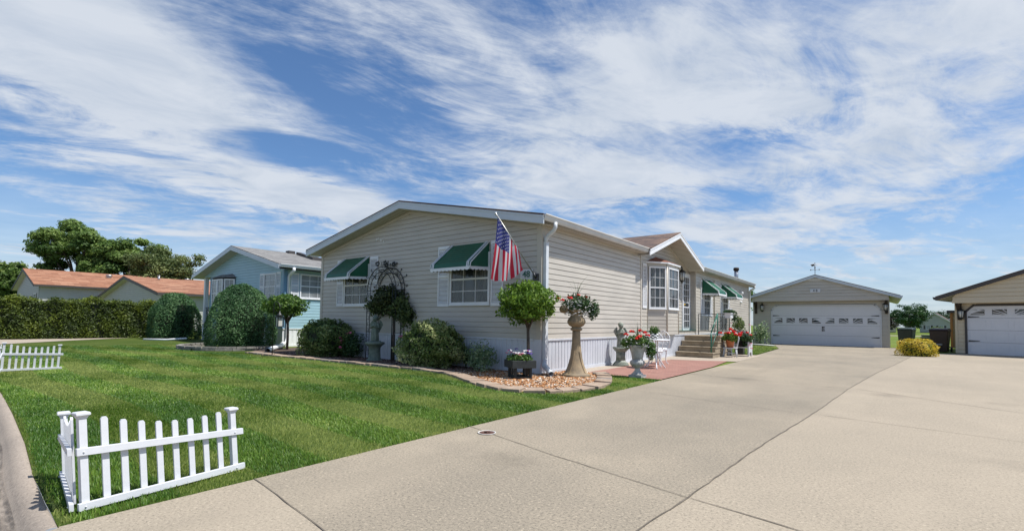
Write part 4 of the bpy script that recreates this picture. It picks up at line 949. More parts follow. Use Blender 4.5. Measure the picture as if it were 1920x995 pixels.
# flared planter column with flowers
uc = thing('flared_column_planter', 'tall tan flared column planter with geraniums standing in the gravel corner', 'planter', (.72, .20, 0))
mb = MB(); prof = [(.30, 0), (.315, .02), (.31, .06), (.27, .075), (.255, .09), (.215, .16), (.175, .26), (.14, .38), (.115, .52), (.10, .68), (.092, .84), (.09, .92)]
prof = [(r*.88, z) for r, z in prof]; mb.lathe(prof, (0, 0, 0), 40, lobes=4, amp=.03)
mb.lathe([(.09, .91), (.115, .925), (.118, .95), (.10, .965), (.085, .975), (.10, .985)], (0, 0, 0), 32)
mb.lathe([(.09, .98), (.14, 1.01), (.175, 1.06), (.178, 1.10), (.155, 1.15), (.12, 1.19), (.115, 1.23), (.135, 1.26)], (0, 0, 0), 60, lobes=16, amp=.025)
for k in range(26):
    t = k/25; z = .10+.40*t; r = np.interp(z, [p[1] for p in prof], [p[0] for p in prof])
    for q in (-1, 1): a = R(-52)+q*(.75-.25*t)+0; mb.ball((r*1.02*math.cos(a), r*1.02*math.sin(a), z), .013, 1)
mb.build('column', TANST, uc)
mb = MB(); mb.ball((-.20, -.14, 1.33), .10, 2, 0, (1, 1, .8)); mb.lathe([(.12, 1.25), (.16, 1.30), (.17, 1.33), (.15, 1.33)], (0, 0, 0), 24); mb.build('bowl', TANST, uc)
P_, N_, _ = lump(1500, (.03, 0, 1.42), (.30, .28, .22), 61, shell=.75, rough=.35); P2, N2, _ = lump(500, (.27, .17, 1.32), (.13, .13, .20), 62, shell=.9)
leaves('foliage', np.concatenate([P_, P2]), np.concatenate([N_, N2]), .055, .55, LEAFD, uc, seed=61, droop=.15)
g_ = random.Random(9)
flowers('white_blossoms', uc, [(.05+.30*math.cos(a)*g_.uniform(.4, 1), -.02+.30*math.sin(a)*g_.uniform(.5, 1), g_.uniform(1.2, 1.5)) for a in [g_.uniform(-3, .6) for _ in range(90)]], .024, FL_WHT, 63, 7)
flowers('blossoms', uc, [(-.28, -.26, 1.53), (-.10, -.12, 1.56), (.04, .0, 1.60), (.16, .10, 1.57), (-.02, -.2, 1.54), (-.20, -.2, 1.50)], .045, FL_RED, 64, 28)
spikes('grass_spikes', uc, (0, .02, 1.48), 12, .62, 5, .55, w=.014)

# ================================================================ GARDEN ARCH
ar = thing('garden_arch', 'black wrought iron garden arch with scrollwork standing against the shaded front wall', 'arch', (-4.85, -.17, 0))
wA = .60; HS = 1.85
for yy in (-.14, .14):
    mb = MB()
    for q in (-1, 1):
        for off in (0, -.13): mb.tube([(q*(wA+off), yy, 0), (q*(wA+off), yy, HS)], .011, 6)
        for z in (.25, .75, 1.3, HS): mb.tube([(q*wA, yy, z), (q*(wA-.13), yy, z)], .007, 5)
        for i in range(11):
            zc = .16+i*.158; sg = 1 if i % 2 else -1
            mb.tube([(q*(wA-.065)+sg*.045*(1-t*.75)*math.cos(5.6*t+1), yy, zc+.065*(1-t*.75)*math.sin(5.6*t+1)) for t in np.linspace(0, 1, 12)], .0055, 4)
    for rr in (wA, wA-.13):
        mb.tube([(-rr*math.cos(a), yy, HS+rr*1.02*math.sin(a)) for a in np.linspace(0, PI, 25)], .011, 6)
    for k in range(13):
        a = PI*(k+.5)/13; rc = wA-.065; cx, cz = -rc*math.cos(a), HS+rc*1.02*math.sin(a); sg = 1 if k % 2 else -1
        mb.tube([(cx+sg*.055*(1-t*.75)*math.cos(5.6*t+a), yy, cz+.06*(1-t*.75)*math.sin(5.6*t+a)) for t in np.linspace(0, 1, 12)], .006, 4)
    for k in range(9):
        a = PI*(k+.5)/9; r0 = wA; cx, cz = -r0*math.cos(a), HS+r0*1.02*math.sin(a); ox_, oz_ = -math.cos(a), math.sin(a); h = .10+.06*(k % 2)
        mb.tube([(cx+ox_*h*t+.03*math.sin(t*6)*oz_, yy, cz+oz_*h*t+.03*math.sin(t*6)) for t in np.linspace(0, 1, 8)], .006, 4); mb.ball((cx+ox_*h, yy, cz+oz_*h), .022, 1, 0, (1, .5, 1.3))
    for cx in (-.16, .14):
        for k in range(5): a = 2*PI*k/5; mb.ball((cx+.05*math.cos(a), yy-.01, HS+wA+.10+.05*math.sin(a)), .036, 1, 0, (1, .3, 1))
    mb.build('arch_frame', IRON, ar)
mb = MB()
for q in (-1, 1):
    for z in (.25, .75, 1.3, HS): mb.tube([(q*wA, -.14, z), (q*wA, .14, z)], .007, 5)
for a in np.linspace(.3, PI-.3, 7): mb.tube([(-wA*math.cos(a), -.14, HS+wA*1.02*math.sin(a)), (-wA*math.cos(a), .14, HS+wA*1.02*math.sin(a))], .007, 5)
mb.build('cross_bar', IRON, ar)

# ================================================================ STANDARD TREES AND SHRUBS
def standard(name, label, loc, trunk_h, c, rad, n, leaf, mt, seed, tr=.03, multi=True, aspect=.45, bark=BARK, rough=.2, shell=.65):
    t = thing(name, label, 'tree', loc); g = random.Random(seed); mb = MB()
    mb.tube([(0, 0, 0), (.01, .01, trunk_h*.5), (0, 0, trunk_h)], [tr*1.15, tr, tr*.85], 10)
    for k in range(9):
        a = 2*PI*k/9+g.uniform(-.3, .3); rr = g.uniform(.45, .85)
        e = (c[0]+rad[0]*rr*math.cos(a), c[1]+rad[1]*rr*math.sin(a), c[2]+rad[2]*g.uniform(-.5, .5))
        mid = (e[0]*.35, e[1]*.35, trunk_h+(e[2]-trunk_h)*.45)
        mb.tube([(0, 0, trunk_h-.05-g.uniform(0, .1)), mid, e], [tr*.55, tr*.38, tr*.15], 6)
    mb.build('trunk', bark, t)
    P, N, w = lump(n, c, rad, seed, rough, 3., shell); leaves('crown', P, N, leaf, aspect, mt, t, seed=seed, spread=.9); return t
standard('topiary_tree', 'round lime green standard tree with clipped ball crown at the house corner', (-.06, -.36, 0), 1.02, (0, -.06, 1.46), (.57, .55, .43), 5200, .082, foliage('topiary_leaf', (.054, .120, .012), (.108, .204, .019), (.204, .324, .042), .4), 71, .034, rough=.22)
standard('standard_tree', 'small standard tree with flat dark green crown beside the blue house', (-10.75, .25, 0), 1.0, (-.1, -.05, 1.52), (.78, .72, .40), 3800, .11, foliage('standard_leaf', (.028, .077, .014), (.063, .140, .021), (.154, .252, .035), .3), 72, .04, rough=.25)
t_ = standard('weeping_tree', 'small dark standard tree with drooping crown growing through the garden arch', (-4.68, -.02, 0), 1.45, (-.02, -.1, 1.62), (.55, .40, .32), 2600, .10, foliage('dark_maroon_leaf', (.025, .042, .018), (.055, .08, .03), (.13, .15, .055), .35), 73, .034, rough=.4)
Pa, Na, _ = lump(1100, (-.50, -.1, 1.45), (.30, .3, .26), 173, .5, shell=.9); Pb, Nb, _ = lump(1100, (.42, -.12, 1.40), (.34, .3, .34), 174, .5, shell=.9); Pc, Nc, _ = lump(500, (.68, -.1, 1.18), (.18, .2, .24), 175, .5, shell=.9)
leaves('drooping_foliage', np.concatenate([Pa, Pb, Pc]), np.concatenate([Na, Nb, Nc]), .10, .45, foliage('arch_leaf', (.03, .06, .02), (.07, .11, .035), (.17, .21, .07), .35), t_, seed=173, droop=.3)
mb = MB(); mb.box(-.10, -.03, .02, .08, 0, 1.5); mb.build('stake', mat('grey_post', (.20, .19, .17), .8), t_)

def bush(name, label, loc, rad, n, leaf, mt, seed, rough=.1, aspect=.5, power=2.3, freq=3.4, core=True, droop=0., group=None, spread=.7, hfrac=.5, flow=None, taper=0., coremat=None, shell=.16):
    b = thing(name, label, 'bush', loc, 0, group); cz = rad[2]*hfrac
    P, N, w = lump(n, (0, 0, cz), (rad[0], rad[1], rad[2]*(1-hfrac)), seed, rough, freq, shell, power=power)
    k = P[:, 2] > .0; P, N, w = P[k], N[k], w[k]; P[:, :2] *= (1-taper*np.clip(P[:, 2:3]/rad[2], 0, 1.1)**1.6)
    leaves('foliage', P, N, leaf, aspect, mt, b, seed=seed, spread=spread, rnd=np.clip(.5+w*.13, 0, 1), droop=droop)
    if core:
        m = MB(); m.ball((0, 0, cz), 1, 3, 0, (rad[0]*(.80-taper*.5), rad[1]*(.80-taper*.5), rad[2]*(1-hfrac)*.80)); m.build('foliage_core', coremat or BARK, b)  # solid core added inside the leaves to block see-through, not modelled twigs
        mm = MB(); mm.tube([(0, 0, 0), (0, 0, cz*.8)], .05, 6); mm.build('stem', BARK, b)
    return b
DARKF = mat('dark_core', (.018, .026, .012), .95, var=.5, vscale=8)  # dark tone of the solid cores added inside bushes and hedge
bush('rounded_shrub', 'variegated rounded shrub between the blue house and the garden arch', (-7.02, -.52, 0), (.88, .62, 1.10), 9500, .075, VARIE2, 81, .22, coremat=DARKF, shell=.3)
bush('rounded_shrub', 'large variegated rounded shrub between the garden arch and the flag', (-2.62, -.55, 0), (.80, .56, 1.06), 9500, .07, VARIE, 82, .22, coremat=DARKF, shell=.3)
bush('yew_bush', 'broad dark green yew bush in front of the blue house porch', (-12.72, -.45, 0), (1.27, 1.15, 2.36), 30000, .085, YEW, 83, .07, .30, 2.1, 3.6, spread=.8, coremat=DARKF, hfrac=.34, shell=.14, taper=.28)
bush('yew_bush', 'rounded dark green yew bush at the end of the clipped hedge', (-22.3, .45, 0), (1.22, 1.15, 2.26), 18000, .11, YEW, 84, .06, .30, 2.5, 3.4, spread=.8, coremat=DARKF, hfrac=.36, shell=.14, taper=.28)
lv = thing('lavender_plant', 'wispy grey green tall plant beside the variegated shrub', 'plant', (-1.78, -.30, 0)); spikes('foliage', lv, (0, 0, 0), 260, .66, 9, .55, foliage('wispy', (.03, .07, .02), (.05, .10, .03), (.09, .15, .06), .3), .014)
bush('silver_plant', 'pale variegated low plant left of the dark planter box', (-1.22, -.44, 0), (.36, .30, .62), 1500, .07, GREYG, 86, .3, .35, core=False, spread=.6, shell=.8)
rs = bush('rose_bush', 'small pink rose bush left of the cherub pedestal', (-6.05, -.32, 0), (.32, .28, .72), 1600, .06, LEAFD, 87, .3, core=False, shell=.8); flowers('blossoms', rs, [(-.2, -.25, .55), (-.1, -.27, .48), (-.28, -.2, .42), (.02, -.2, .68), (-.12, -.3, .30), (.1, -.15, .7)], .05, FL_PNK, 88, 20)
rs = bush('rose_bush', 'small rose bush with a single crimson bloom right of the garden arch', (-3.75, -.34, 0), (.26, .24, .62), 900, .06, LEAFD, 89, .3, core=False, shell=.9); flowers('blossoms', rs, [(0, -.1, .68), (.05, -.1, .64), (-.05, -.15, .66)], .05, FL_PNK, 90, 20)
bush('low_fern', 'low green plant in front of the stone edging at the bed end', (-8.35, -.1, 0), (.3, .25, .55), 900, .06, LEAFG, 91, .4, core=False, shell=.8)
yb = bush('yellow_spirea', 'low golden yellow spirea bush between the two driveways', (6.52, 15.35, 0), (.60, .54, .70), 6500, .07, YELLB, 92, .22, .4, power=2.0, spread=.7, coremat=DARKF, shell=.4, hfrac=.3, taper=.15)

# square dark planter
sq = thing('square_planter', 'dark painted square planter on legs filled with mixed pansies under the topiary tree', 'planter', (.10, -.82, 0), R(-32))
mb = MB(); mb.box(-.235, .235, -.235, .235, .215, .355); mb.build('box', CHARW, sq, bevel=.004)
for sx in (-1, 1):
    for sy in (-1, 1): mb = MB(); mb.box(sx*.15-.025, sx*.15+.025, sy*.15-.025, sy*.15+.025, 0, .215); mb.build('leg', CHARW, sq)
mb = MB()
for q in (-1, 1): mb.box(-.125, .125, q*.15-.014, q*.15+.014, .02, .06); mb.box(q*.15-.014, q*.15+.014, -.125, .125, .02, .06); mb.box(-.02, .02, q*.15-.011, q*.15+.011, .06, .215)
mb.build('stretcher', CHARW, sq)
P_, N_, _ = lump(900, (0, 0, .37), (.25, .25, .10), 93, shell=.9, low=-.1); leaves('foliage', P_, N_, .045, .6, LEAFG, sq, seed=93)
g_ = random.Random(4); cc = lambda n: [(g_.uniform(-.22, .22), g_.uniform(-.22, .2), g_.uniform(.46, .53)) for _ in range(n)]
flowers('white_blossoms', sq, cc(20), .034, FL_WHT, 94, 10); flowers('purple_blossoms', sq, cc(8)+[(-.2, 0, .54)], .036, FL_PUR, 95, 12); flowers('pink_blossoms', sq, cc(8), .034, FL_PNK, 96, 12)

# shepherd hook with lantern
hk = thing('shepherd_hook', 'tall black shepherd hook standing in the lawn edge by the big yew', 'garden hook', (-8.1, -1.52, 0))
mb = MB(); mb.tube([(0, 0, 0), (0, 0, 1.42), (.02, .0, 1.50), (.10, .02, 1.55), (.19, .05, 1.50), (.22, .06, 1.42), (.25, .07, 1.40), (.28, .08, 1.43)], .010, 6)
for t in range(2): mb.tube([(.0, 0, .30), (.06*(1 if t else -1), .02, .16), (.07*(1 if t else -1), .02, 0)], .007, 5)
mb.build('pole', IRON, hk)
ln = thing('hanging_lantern', 'black candle lantern with white panes hanging from the shepherd hook', 'lantern', (-7.88, -1.46, .84))
mb = MB(); 
for sx in (-1, 1):
    for sy in (-1, 1): mb.box(sx*.075-.01, sx*.075+.01, sy*.075-.01, sy*.075+.01, 0, .26)
mb.box(-.095, .095, -.095, .095, 0, .02); mb.box(-.10, .10, -.10, .10, .26, .285); mb.lathe([(.10, .285), (.06, .36), (.025, .39), (.02, .44)], (0, 0, 0), 4); mb.tube([(0, 0, .44), (.02, 0, .50), (0, 0, .56)], .006, 5); mb.build('frame', IRON, ln)
mb = MB(); mb.box(-.06, .06, -.06, .06, .02, .24); mb.build('candle_glass', GLASSL, ln)

# ================================================================ EDGING STONES
EDG = [mat('edging_tan', (.36, .265, .19), .9, bump=.5, bscale=50, col2=(.25, .19, .14), vscale=9), mat('edging_grey', (.27, .23, .19), .9, bump=.5, bscale=50, col2=(.17, .145, .125), vscale=9), mat('edging_pink', (.40, .30, .215), .9, bump=.5, bscale=50, col2=(.28, .21, .155), vscale=9)]
path = [Vector((x, y)) for x, y in BED[:17]]; L = [0]
for a, b in zip(path, path[1:]): L.append(L[-1]+(b-a).length)
def along(s):
    for i in range(len(L)-1):
        if s <= L[i+1] or i == len(L)-2: t = (s-L[i])/(L[i+1]-L[i]); return path[i].lerp(path[i+1], t)
s = 0; i = 0; es = []
g_ = random.Random(12)
while s < L[-1]-.1:
    ln_ = g_.uniform(.30, .37) if i % 9 else .20; w = .30*g_.uniform(.92, 1.08)
    a, b = along(s+.020), along(min(s+ln_-.020, L[-1])); d = (b-a); ang = math.atan2(d.y, d.x); c = (a+b)/2; l = d.length/2
    # curved part flares outward
    fl_ = 0.04 if c.x > -1 else 0
    m = MB(); z = .055+g_.uniform(-.008, .012)
    vs = [(-l-fl_*.5, -w/2, 0), (l+fl_*.5, -w/2, 0), (l-fl_, w/2, 0), (-l+fl_, w/2, 0)]; vs = [(x+g_.uniform(-.008, .008), y+g_.uniform(-.01, .01), 0) for x, y, _ in vs]
    if c.x < -1: vs = [(x+.05*(1 if y < 0 else -1)*-1, y, z_) for x, y, z_ in vs]
    m.add([(x, y, -.01) for x, y, _ in vs]+[(x, y, z) for x, y, _ in vs], [(0, 3, 2, 1), (4, 5, 6, 7), (0, 1, 5, 4), (1, 2, 6, 5), (2, 3, 7, 6), (3, 0, 4, 7)])
    o = m.build('edging_stone', EDG[g_.choice([0, 1, 2, 0])], bevel=.010); o.location = (c.x, c.y, 0); o.rotation_euler = (g_.uniform(-.03, .03), g_.uniform(-.03, .03), ang)
    es.append(o); s += ln_; i += 1
NEAR = [(-8.6, 'at the far left end of the bed by the shepherd hook'), (-6.1, 'in front of the left variegated shrub'), (-4.1, 'in front of the garden arch'), (-1.9, 'in front of the large variegated shrub'), (-.7, 'in front of the silver plant where the bed starts to curve'), (.6, 'on the curve left of the dark square planter'), (1.5, 'on the tip of the curve below the gravel'), (9, 'beside the patio grass near the flared column')]
for o in es:
    x = o.location.x+(10 if o.location.y > -1.9 and o.location.x > 1.1 else 0); where = next((t for lim, t in NEAR if x < lim), NEAR[-1][1])
    col_ = {'edging_tan': 'tan', 'edging_grey': 'grey', 'edging_pink': 'pale sandy'}[o.data.materials[0].name]
    tag(o, f'{col_} concrete edging block {where}', 'edging stone', 'edging stones around the planting bed')

# gravel
BP = np.array(BED)
def inpoly(pts, poly):
    x, y = pts[:, 0], pts[:, 1]; r = np.zeros(len(pts), bool); j = len(poly)-1
    for i in range(len(poly)):
        xi, yi = poly[i]; xj, yj = poly[j]
        c = ((yi > y) != (yj > y)) & (x < (xj-xi)*(y-yi)/(yj-yi+1e-12)+xi); r ^= c; j = i
    return r
def chips(name, n, xr, yr, poly, size, stops, label, zb=.008, seed=0):
    g = np.random.default_rng(seed); P = np.stack([g.uniform(*xr, n), g.uniform(*yr, n)], 1); P = P[inpoly(P, poly)]; n = len(P)
    base = np.array([(-1,-1,-1),(1,-1,-1),(1,1,-1),(-1,1,-1),(-1,-1,1),(1,-1,1),(1,1,1),(-1,1,1)], float)*.5
    s = g.uniform(.6, 1.3, (n, 1, 3))*np.array([1, .7, .45])*size; V = base[None]*s*(1+g.uniform(-.3, .3, (n, 8, 3)))
    a = g.uniform(0, 6.28, n); t = g.normal(0, .35, n)
    c, sn = np.cos(t), np.sin(t); y_, z_ = V[..., 1]*c[:, None]-V[..., 2]*sn[:, None], V[..., 1]*sn[:, None]+V[..., 2]*c[:, None]; V[..., 1], V[..., 2] = y_, z_
    c, sn = np.cos(a), np.sin(a); x_, y_ = V[..., 0]*c[:, None]-V[..., 1]*sn[:, None], V[..., 0]*sn[:, None]+V[..., 1]*c[:, None]; V[..., 0], V[..., 1] = x_, y_
    V[..., 0] += P[:, 0:1]; V[..., 1] += P[:, 1:2]; V[..., 2] += zb+g.uniform(0, size*.45, (n, 1))
    f = np.array([(0,3,2,1),(4,5,6,7),(0,1,5,4),(1,2,6,5),(2,3,7,6),(3,0,4,7)]); F = (f[None]+np.arange(n)[:, None, None]*8).reshape(-1, 4)
    o = raw_mesh(name, V.reshape(-1, 3), F, rocks(name+'_mat', stops), None, np.repeat(g.uniform(0, 1, n), 6)); return tag(o, label, 'gravel', kind='stuff')
chips('gravel', 15000, (-1.6, 1.8), (-2.3, 1.05), BP, .034, [(0, (.10, .045, .02)), (.3, (.36, .14, .04)), (.6, (.46, .23, .09)), (.85, (.50, .38, .25)), (1, (.70, .67, .60))], 'orange and white river gravel filling the bed around the house corner', seed=1)
chips('bark_mulch', 15000, (-9.6, -1.2), (-1.4, .6), BP, .04, [(0, (.05, .028, .02)), (.5, (.14, .075, .05)), (.85, (.22, .13, .10)), (1, (.38, .33, .29))], 'reddish brown mulch along the shaded front wall', seed=2)

# stone ring wall by the yew
sw = thing('low_stone_wall', 'low grey stacked stone bed wall around the broad yew bush', 'wall', (-12.9, -.42, 0)); mb = MB(); g_ = random.Random(3)
for row in range(2):
    a = R(-165)
    while a < R(10):
        da = g_.uniform(.10, .17); r = 1.98+g_.uniform(-.02, .02); P = [(r*math.cos(a), r*.93*math.sin(a)), (r*math.cos(a+da-.01), r*.93*math.sin(a+da-.01)), ((r-.16)*math.cos(a+da-.01), (r-.16)*.93*math.sin(a+da-.01)), ((r-.16)*math.cos(a), (r-.16)*.93*math.sin(a))]
        mb.prism([(x, y, row*.066) for x, y in P], (0, 0, .062)); a += da
mb.build('stone_course', mat('wall_stone', (.28, .26, .23), .9, bump=.5, bscale=20, col2=(.14, .13, .115), vscale=6), sw)
for i, (x, y) in enumerate(((-11.6, -1.75), (-14.1, -1.9))): pass

# ================================================================ PICKET FENCES
def fence(label, corner, ends, heights, lean=(.080, .055)):
    """corner (x,y); ends: two far ends; heights (corner, end)"""
    f = thing('picket_fence', label, 'fence', (corner[0], corner[1], 0), 0, 'white corner picket fences'); c = Vector(corner)
    for (e, ph) in ends:
        v = Vector(e)-c; L = v.length; d = v.normalized(); n = Vector((d.y, -d.x)); ang = math.atan2(d.y, d.x); hc, he = heights
        def post(s, h):
            m = MB(); w = .0175; m.box(-w, w, -w, w, 0, h); o = m.build('post', VINYL, f); m = MB()
            pr_ = [(.021, h), (.023, h+.008), (.032, h+.018), (.032, h+.028), (.027, h+.033)]
            for (r0, z0), (r1, z1) in zip(pr_, pr_[1:]): m.add([(-r0, -r0, z0), (r0, -r0, z0), (r0, r0, z0), (-r0, r0, z0), (-r1, -r1, z1), (r1, -r1, z1), (r1, r1, z1), (-r1, r1, z1)], [(0, 1, 5, 4), (1, 2, 6, 5), (2, 3, 7, 6), (3, 0, 4, 7), (4, 5, 6, 7)])
            m.box(-.021, .021, -.021, .021, h-.001, h+.001); cp_ = m.build('post_cap', VINYL, o); o.location = (d.x*s, d.y*s, 0); o.rotation_euler = (0, 0, ang); 
            return o
        if ph: post(.035, hc-.04)
        post(L-.03, he-.04)
        for k in range(8):
            t = (k+1)/9.; s = .045+(L-.075)*t; h = (hc+(he-hc)*t)*.985-.070*math.sin(PI*t)**.8*(1 if t < .5 else 1)+(-.0); w = .0165
            m = MB(); m.prism([(-w, -.006, .02), (w, -.006, .02), (w, -.006, h-.012), (w*.6, -.006, h), (-w*.6, -.006, h), (-w, -.006, h-.012)], (0, .012, 0)); o = m.build('picket', VINYL, f); o.location = (d.x*s, d.y*s, 0); o.rotation_euler = (0, 0, ang)
        for fr in (.06, .60):
            m = MB(); za, zb_ = hc*fr, he*fr
            m.add([(0, -.030, za-.02), (L+.03, -.030, zb_-.02), (L+.03, -.010, zb_-.02), (0, -.010, za-.02), (0, -.030, za+.02), (L+.03, -.030, zb_+.02), (L+.03, -.010, zb_+.02), (0, -.010, za+.02)], [(0,3,2,1),(4,5,6,7),(0,1,5,4),(1,2,6,5),(2,3,7,6),(3,0,4,7)])
            for s_ in (.03, L-.03): m.ball((s_, -.032, za+(zb_-za)*s_/L), .006, 1)
            o = m.build('rail', VINYL, f, bevel=.004); o.rotation_euler = (0, 0, ang)
            if not ph: o.scale = (1, -1, 1)
    for o in list(f.children):   # the whole fence leans a little
        M = Matrix.LocRotScale(o.location, o.rotation_euler, o.scale); Mi = M.inverted()
        for q_ in [o]+list(o.children):
            for v in q_.data.vertices:
                p = M@v.co; p.x -= lean[0]*p.z; p.y -= lean[1]*p.z; v.co = Mi@p
    return f
fence('near white vinyl corner picket fence on the grass by the driveway apron', (2.05, -7.425), [((1.905, -6.54), 1), ((1.255, -7.34), 0)], (.545, .445))
fence('far white vinyl corner picket fence at the left edge of the lawn', (-7.56, -6.85), [((-7.50, -6.02), 1), ((-6.75, -6.95), 0)], (.56, .50), (-.06, -.03))

# cleanout cap
co = thing('cleanout_cap', 'round rusty cleanout cap with white collar set in the driveway', 'drain cover', (2.50, -4.55, .004))
mb = MB(); mb.lathe([(.088, 0), (.088, .005), (.078, .005), (.078, .001)], (0, 0, 0), 32); mb.build('collar', mat('pvc_white', (.62, .60, .55), .5, var=.3, vscale=20), co)
mb = MB(); mb.lathe([(.076, .0), (.072, .003), (.03, .0035), (.0301, .001), (.001, .001)], (0, 0, 0), 24); mb.box(-.018, .018, -.018, .018, .001, .014); mb.build('cap', mat('rust', (.06, .022, .014), .8, col2=(.13, .06, .04), vscale=30), co)

# ================================================================ GARAGES
def garage(label, loc, rz, W0, W1, dW, dH, ph, belt, slope, SIDM, RAKE, FRAME, over=.45, depth=7, wrow=2):
    g = thing('garage', label, 'garage', loc, rz); c = (W0+W1)/2; P = local((0, 0), (1, 0), (0, -1)); hw = (W1-W0)/2
    mb = MB(); K = dict(course=.16, out=.018); siding(mb, (0, 0), (1, 0), (0, -1), lambda z: (W0, -.07), .02, belt, **K); siding(mb, (0, 0), (1, 0), (0, -1), lambda z: (dW+.07, W1), .02, belt, **K); siding(mb, (0, 0), (1, 0), (0, -1), lambda z: (-.07, dW+.07), dH+.09, belt, **K)
    siding(mb, (W0, depth), (0, -1), (-1, 0), lambda z: (0, depth), .02, belt); siding(mb, (W1, 0), (0, 1), (1, 0), lambda z: (0, depth), .02, belt)
    siding(mb, (W0, depth), (1, 0), (0, 1), lambda z: (0, W1-W0), .02, belt); mb.build('wall', SIDM, g)
    # projecting gable
    yg = -.42; mb = MB()
    siding(mb, (0, yg), (1, 0), (0, -1), lambda z: (max(W0+.02, c-(ph-.13-z)/slope), min(W1-.02, c+(ph-.13-z)/slope)), belt, ph-.14, **K); mb.box(W0, W1, yg-.02, yg+.02, belt-.09, belt+.02)
    mb.box(W0+.01, W1-.01, yg+.02, -.01, belt-.02, belt+.012); mb.build('gable', SIDM, g)
    mb = MB(); mb.box(W0+.03, W1-.03, .03, depth-.03, .01, belt); mb.prism([(W0+.1, yg+.03, belt+.02), (W1-.1, yg+.03, belt+.02), (c, yg+.03, ph-.2)], (0, depth, 0)); mb.build('blocking_core', DARK, g)  # unseen dark solid filling the garage, no actual wall
    mb = MB()
    for x0, x1 in ((W0-.015, W0+.06), (W1-.06, W1+.015)): mb.box(x0, x1, -.03, .05, .02, belt-.02)
    mb.split('corner_trim', SIDT if SIDM is SID else SIDM, g)
    mb = MB(); m2 = MB(); m3 = MB()
    for q in (-1, 1):
        xe = c+q*(hw+over); ze = ph-slope*(hw+over); y0, y1 = yg-.16, depth+.3
        mb.add([(c, y0, ph), (xe, y0, ze), (xe, y1, ze), (c, y1, ph), (c, y0, ph-.03), (xe, y0, ze-.03), (xe, y1, ze-.03), (c, y1, ph-.03)], [(0, 1, 2, 3), (4, 7, 6, 5), (0, 4, 5, 1), (1, 5, 6, 2), (2, 6, 7, 3), (3, 7, 4, 0)])
        vs = []
        for x, z in ((c, ph), (xe, ze)): vs += [(x, y0-.015, z-.17), (x, y0+.015, z-.17), (x, y0+.015, z-.033), (x, y0-.015, z-.033)]
        m2.add(vs, [(0, 3, 2, 1), (4, 5, 6, 7), (0, 1, 5, 4), (1, 2, 6, 5), (2, 3, 7, 6), (3, 0, 4, 7)])
        m3.add([(c, y0, ph-.16), (xe, y0, ze-.16), (xe, y1, ze-.16), (c, y1, ph-.16)], [(0, 1, 2, 3)]); m2.box(min(xe, xe-q*.03), max(xe, xe-q*.03), y0, y1, ze-.17, ze-.035)
        pr_ = [(0, 0), (0, -.11), (.06, -.11), (.10, 0)]
        m2.prism([(xe+q*u, y0+.02, ze-.03+z) for u, z in pr_], (0, y1-y0-.04, 0))
    mb.build('roof', SHG, g); m2.build('rake_board', RAKE, g); m3.build('soffit', CREAM, g)
    # door frame with clipped corners
    mb = MB(); b = .22
    pts = [(-.035, 0), (-.035, dH-b), (b-.01, dH+.035), (dW-b+.01, dH+.035), (dW+.035, dH-b), (dW+.035, 0)]
    for (x0, z0), (x1, z1) in zip(pts, pts[1:]): mb.beam((x0, -.03, z0), (x1, -.03, z1), .085, .06, 0, (0, 1, 0)) if False else mb.beam((x0, -.025, z0), (x1, -.025, z1), .08, .085, 0, (0, -1, 0)) if False else mb.prism(_seg(x0, z0, x1, z1, .07), (0, -.05, 0))
    fr = mb.build('door_frame', FRAME, g)
    # corner fillers
    mb = MB(); mb.prism([(-.071, -.012, dH+.088), (-.071, -.012, dH-b-.06), (0, -.012, dH-b), (b, -.012, dH), (b+.07, -.012, dH+.088)], (0, -.006, 0)); mb.prism([(dW+.071, -.012, dH+.088), (dW+.071, -.012, dH-b-.06), (dW, -.012, dH-b), (dW-b, -.012, dH), (dW-b-.07, -.012, dH+.088)], (0, -.006, 0)); mb.split('corner_brace', SIDM, g)
    DW = mat('door_white', (.68, .69, .72), .4, var=.05, vscale=1.5)
    dz = MB(); n = 4; hs = dH/n
    for k in range(n):
        z0, z1 = hs*k+.004, hs*(k+1)-.004; wbox(dz, P, 0, dW, z0, z1, -.02, .0)
        if k != wrow:
            for j in range(8):
                x0 = dW*(j+.12)/8; x1 = dW*(j+.88)/8
                for a, bb, cc_, dd in ((x0, x1, z0+.09, z0+.10), (x0, x1, z1-.10, z1-.09), (x0, x0+.012, z0+.09, z1-.09), (x1-.012, x1, z0+.09, z1-.09)): wbox(dz, P, a, bb, cc_, dd, 0, .006)
    d = dz.build('garage_door', DW, g)
    zw0, zw1 = hs*wrow+.13, hs*(wrow+1)-.14
    for j in range(8):
        x0, x1 = dW*(j+.17)/8, dW*(j+.83)/8; m = MB(); 
        f_ = MB(); wbox(f_, P, x0-.03, x1+.03, zw0-.03, zw1+.03, .0005, .008)
        w = f_.build('door_window', DW, d); m = MB(); wbox(m, P, x0, x1, zw0, zw1, .008, .012); m.build('pane', GLASS, w)
        m = MB(); grp = j//4; cx = dW*(grp*4+2)/8; cz = zw0-.02; Rr = dW*2/8*.92
        for a in (R(8), R(24), R(40), R(62), R(118), R(140), R(156), R(172)):   # sunburst bars radiating from the group centre
            seg_ = []
            for t in np.linspace(0, Rr*1.05, 60):
                x, z = cx+t*math.cos(a), cz+t*math.sin(a)*.55
                if x0 <= x <= x1 and zw0 <= z <= zw1: seg_.append((x, z))
            if len(seg_) > 1: m.beam(P(seg_[0][0], seg_[0][1], .014), P(seg_[-1][0], seg_[-1][1], .014), .006, .020, 0, (0, 0, 1)) if False else m.prism(_seg(*seg_[0], *seg_[-1], .024, -.0122), (0, -.005, 0))
        arc = []
        for t in np.linspace(0, PI, 60):
            x, z = cx+Rr*math.cos(t), cz+(zw1-cz+.01)*math.sin(t)**.9
            if x0 <= x <= x1 and zw0 <= z <= zw1: arc.append((x, z))
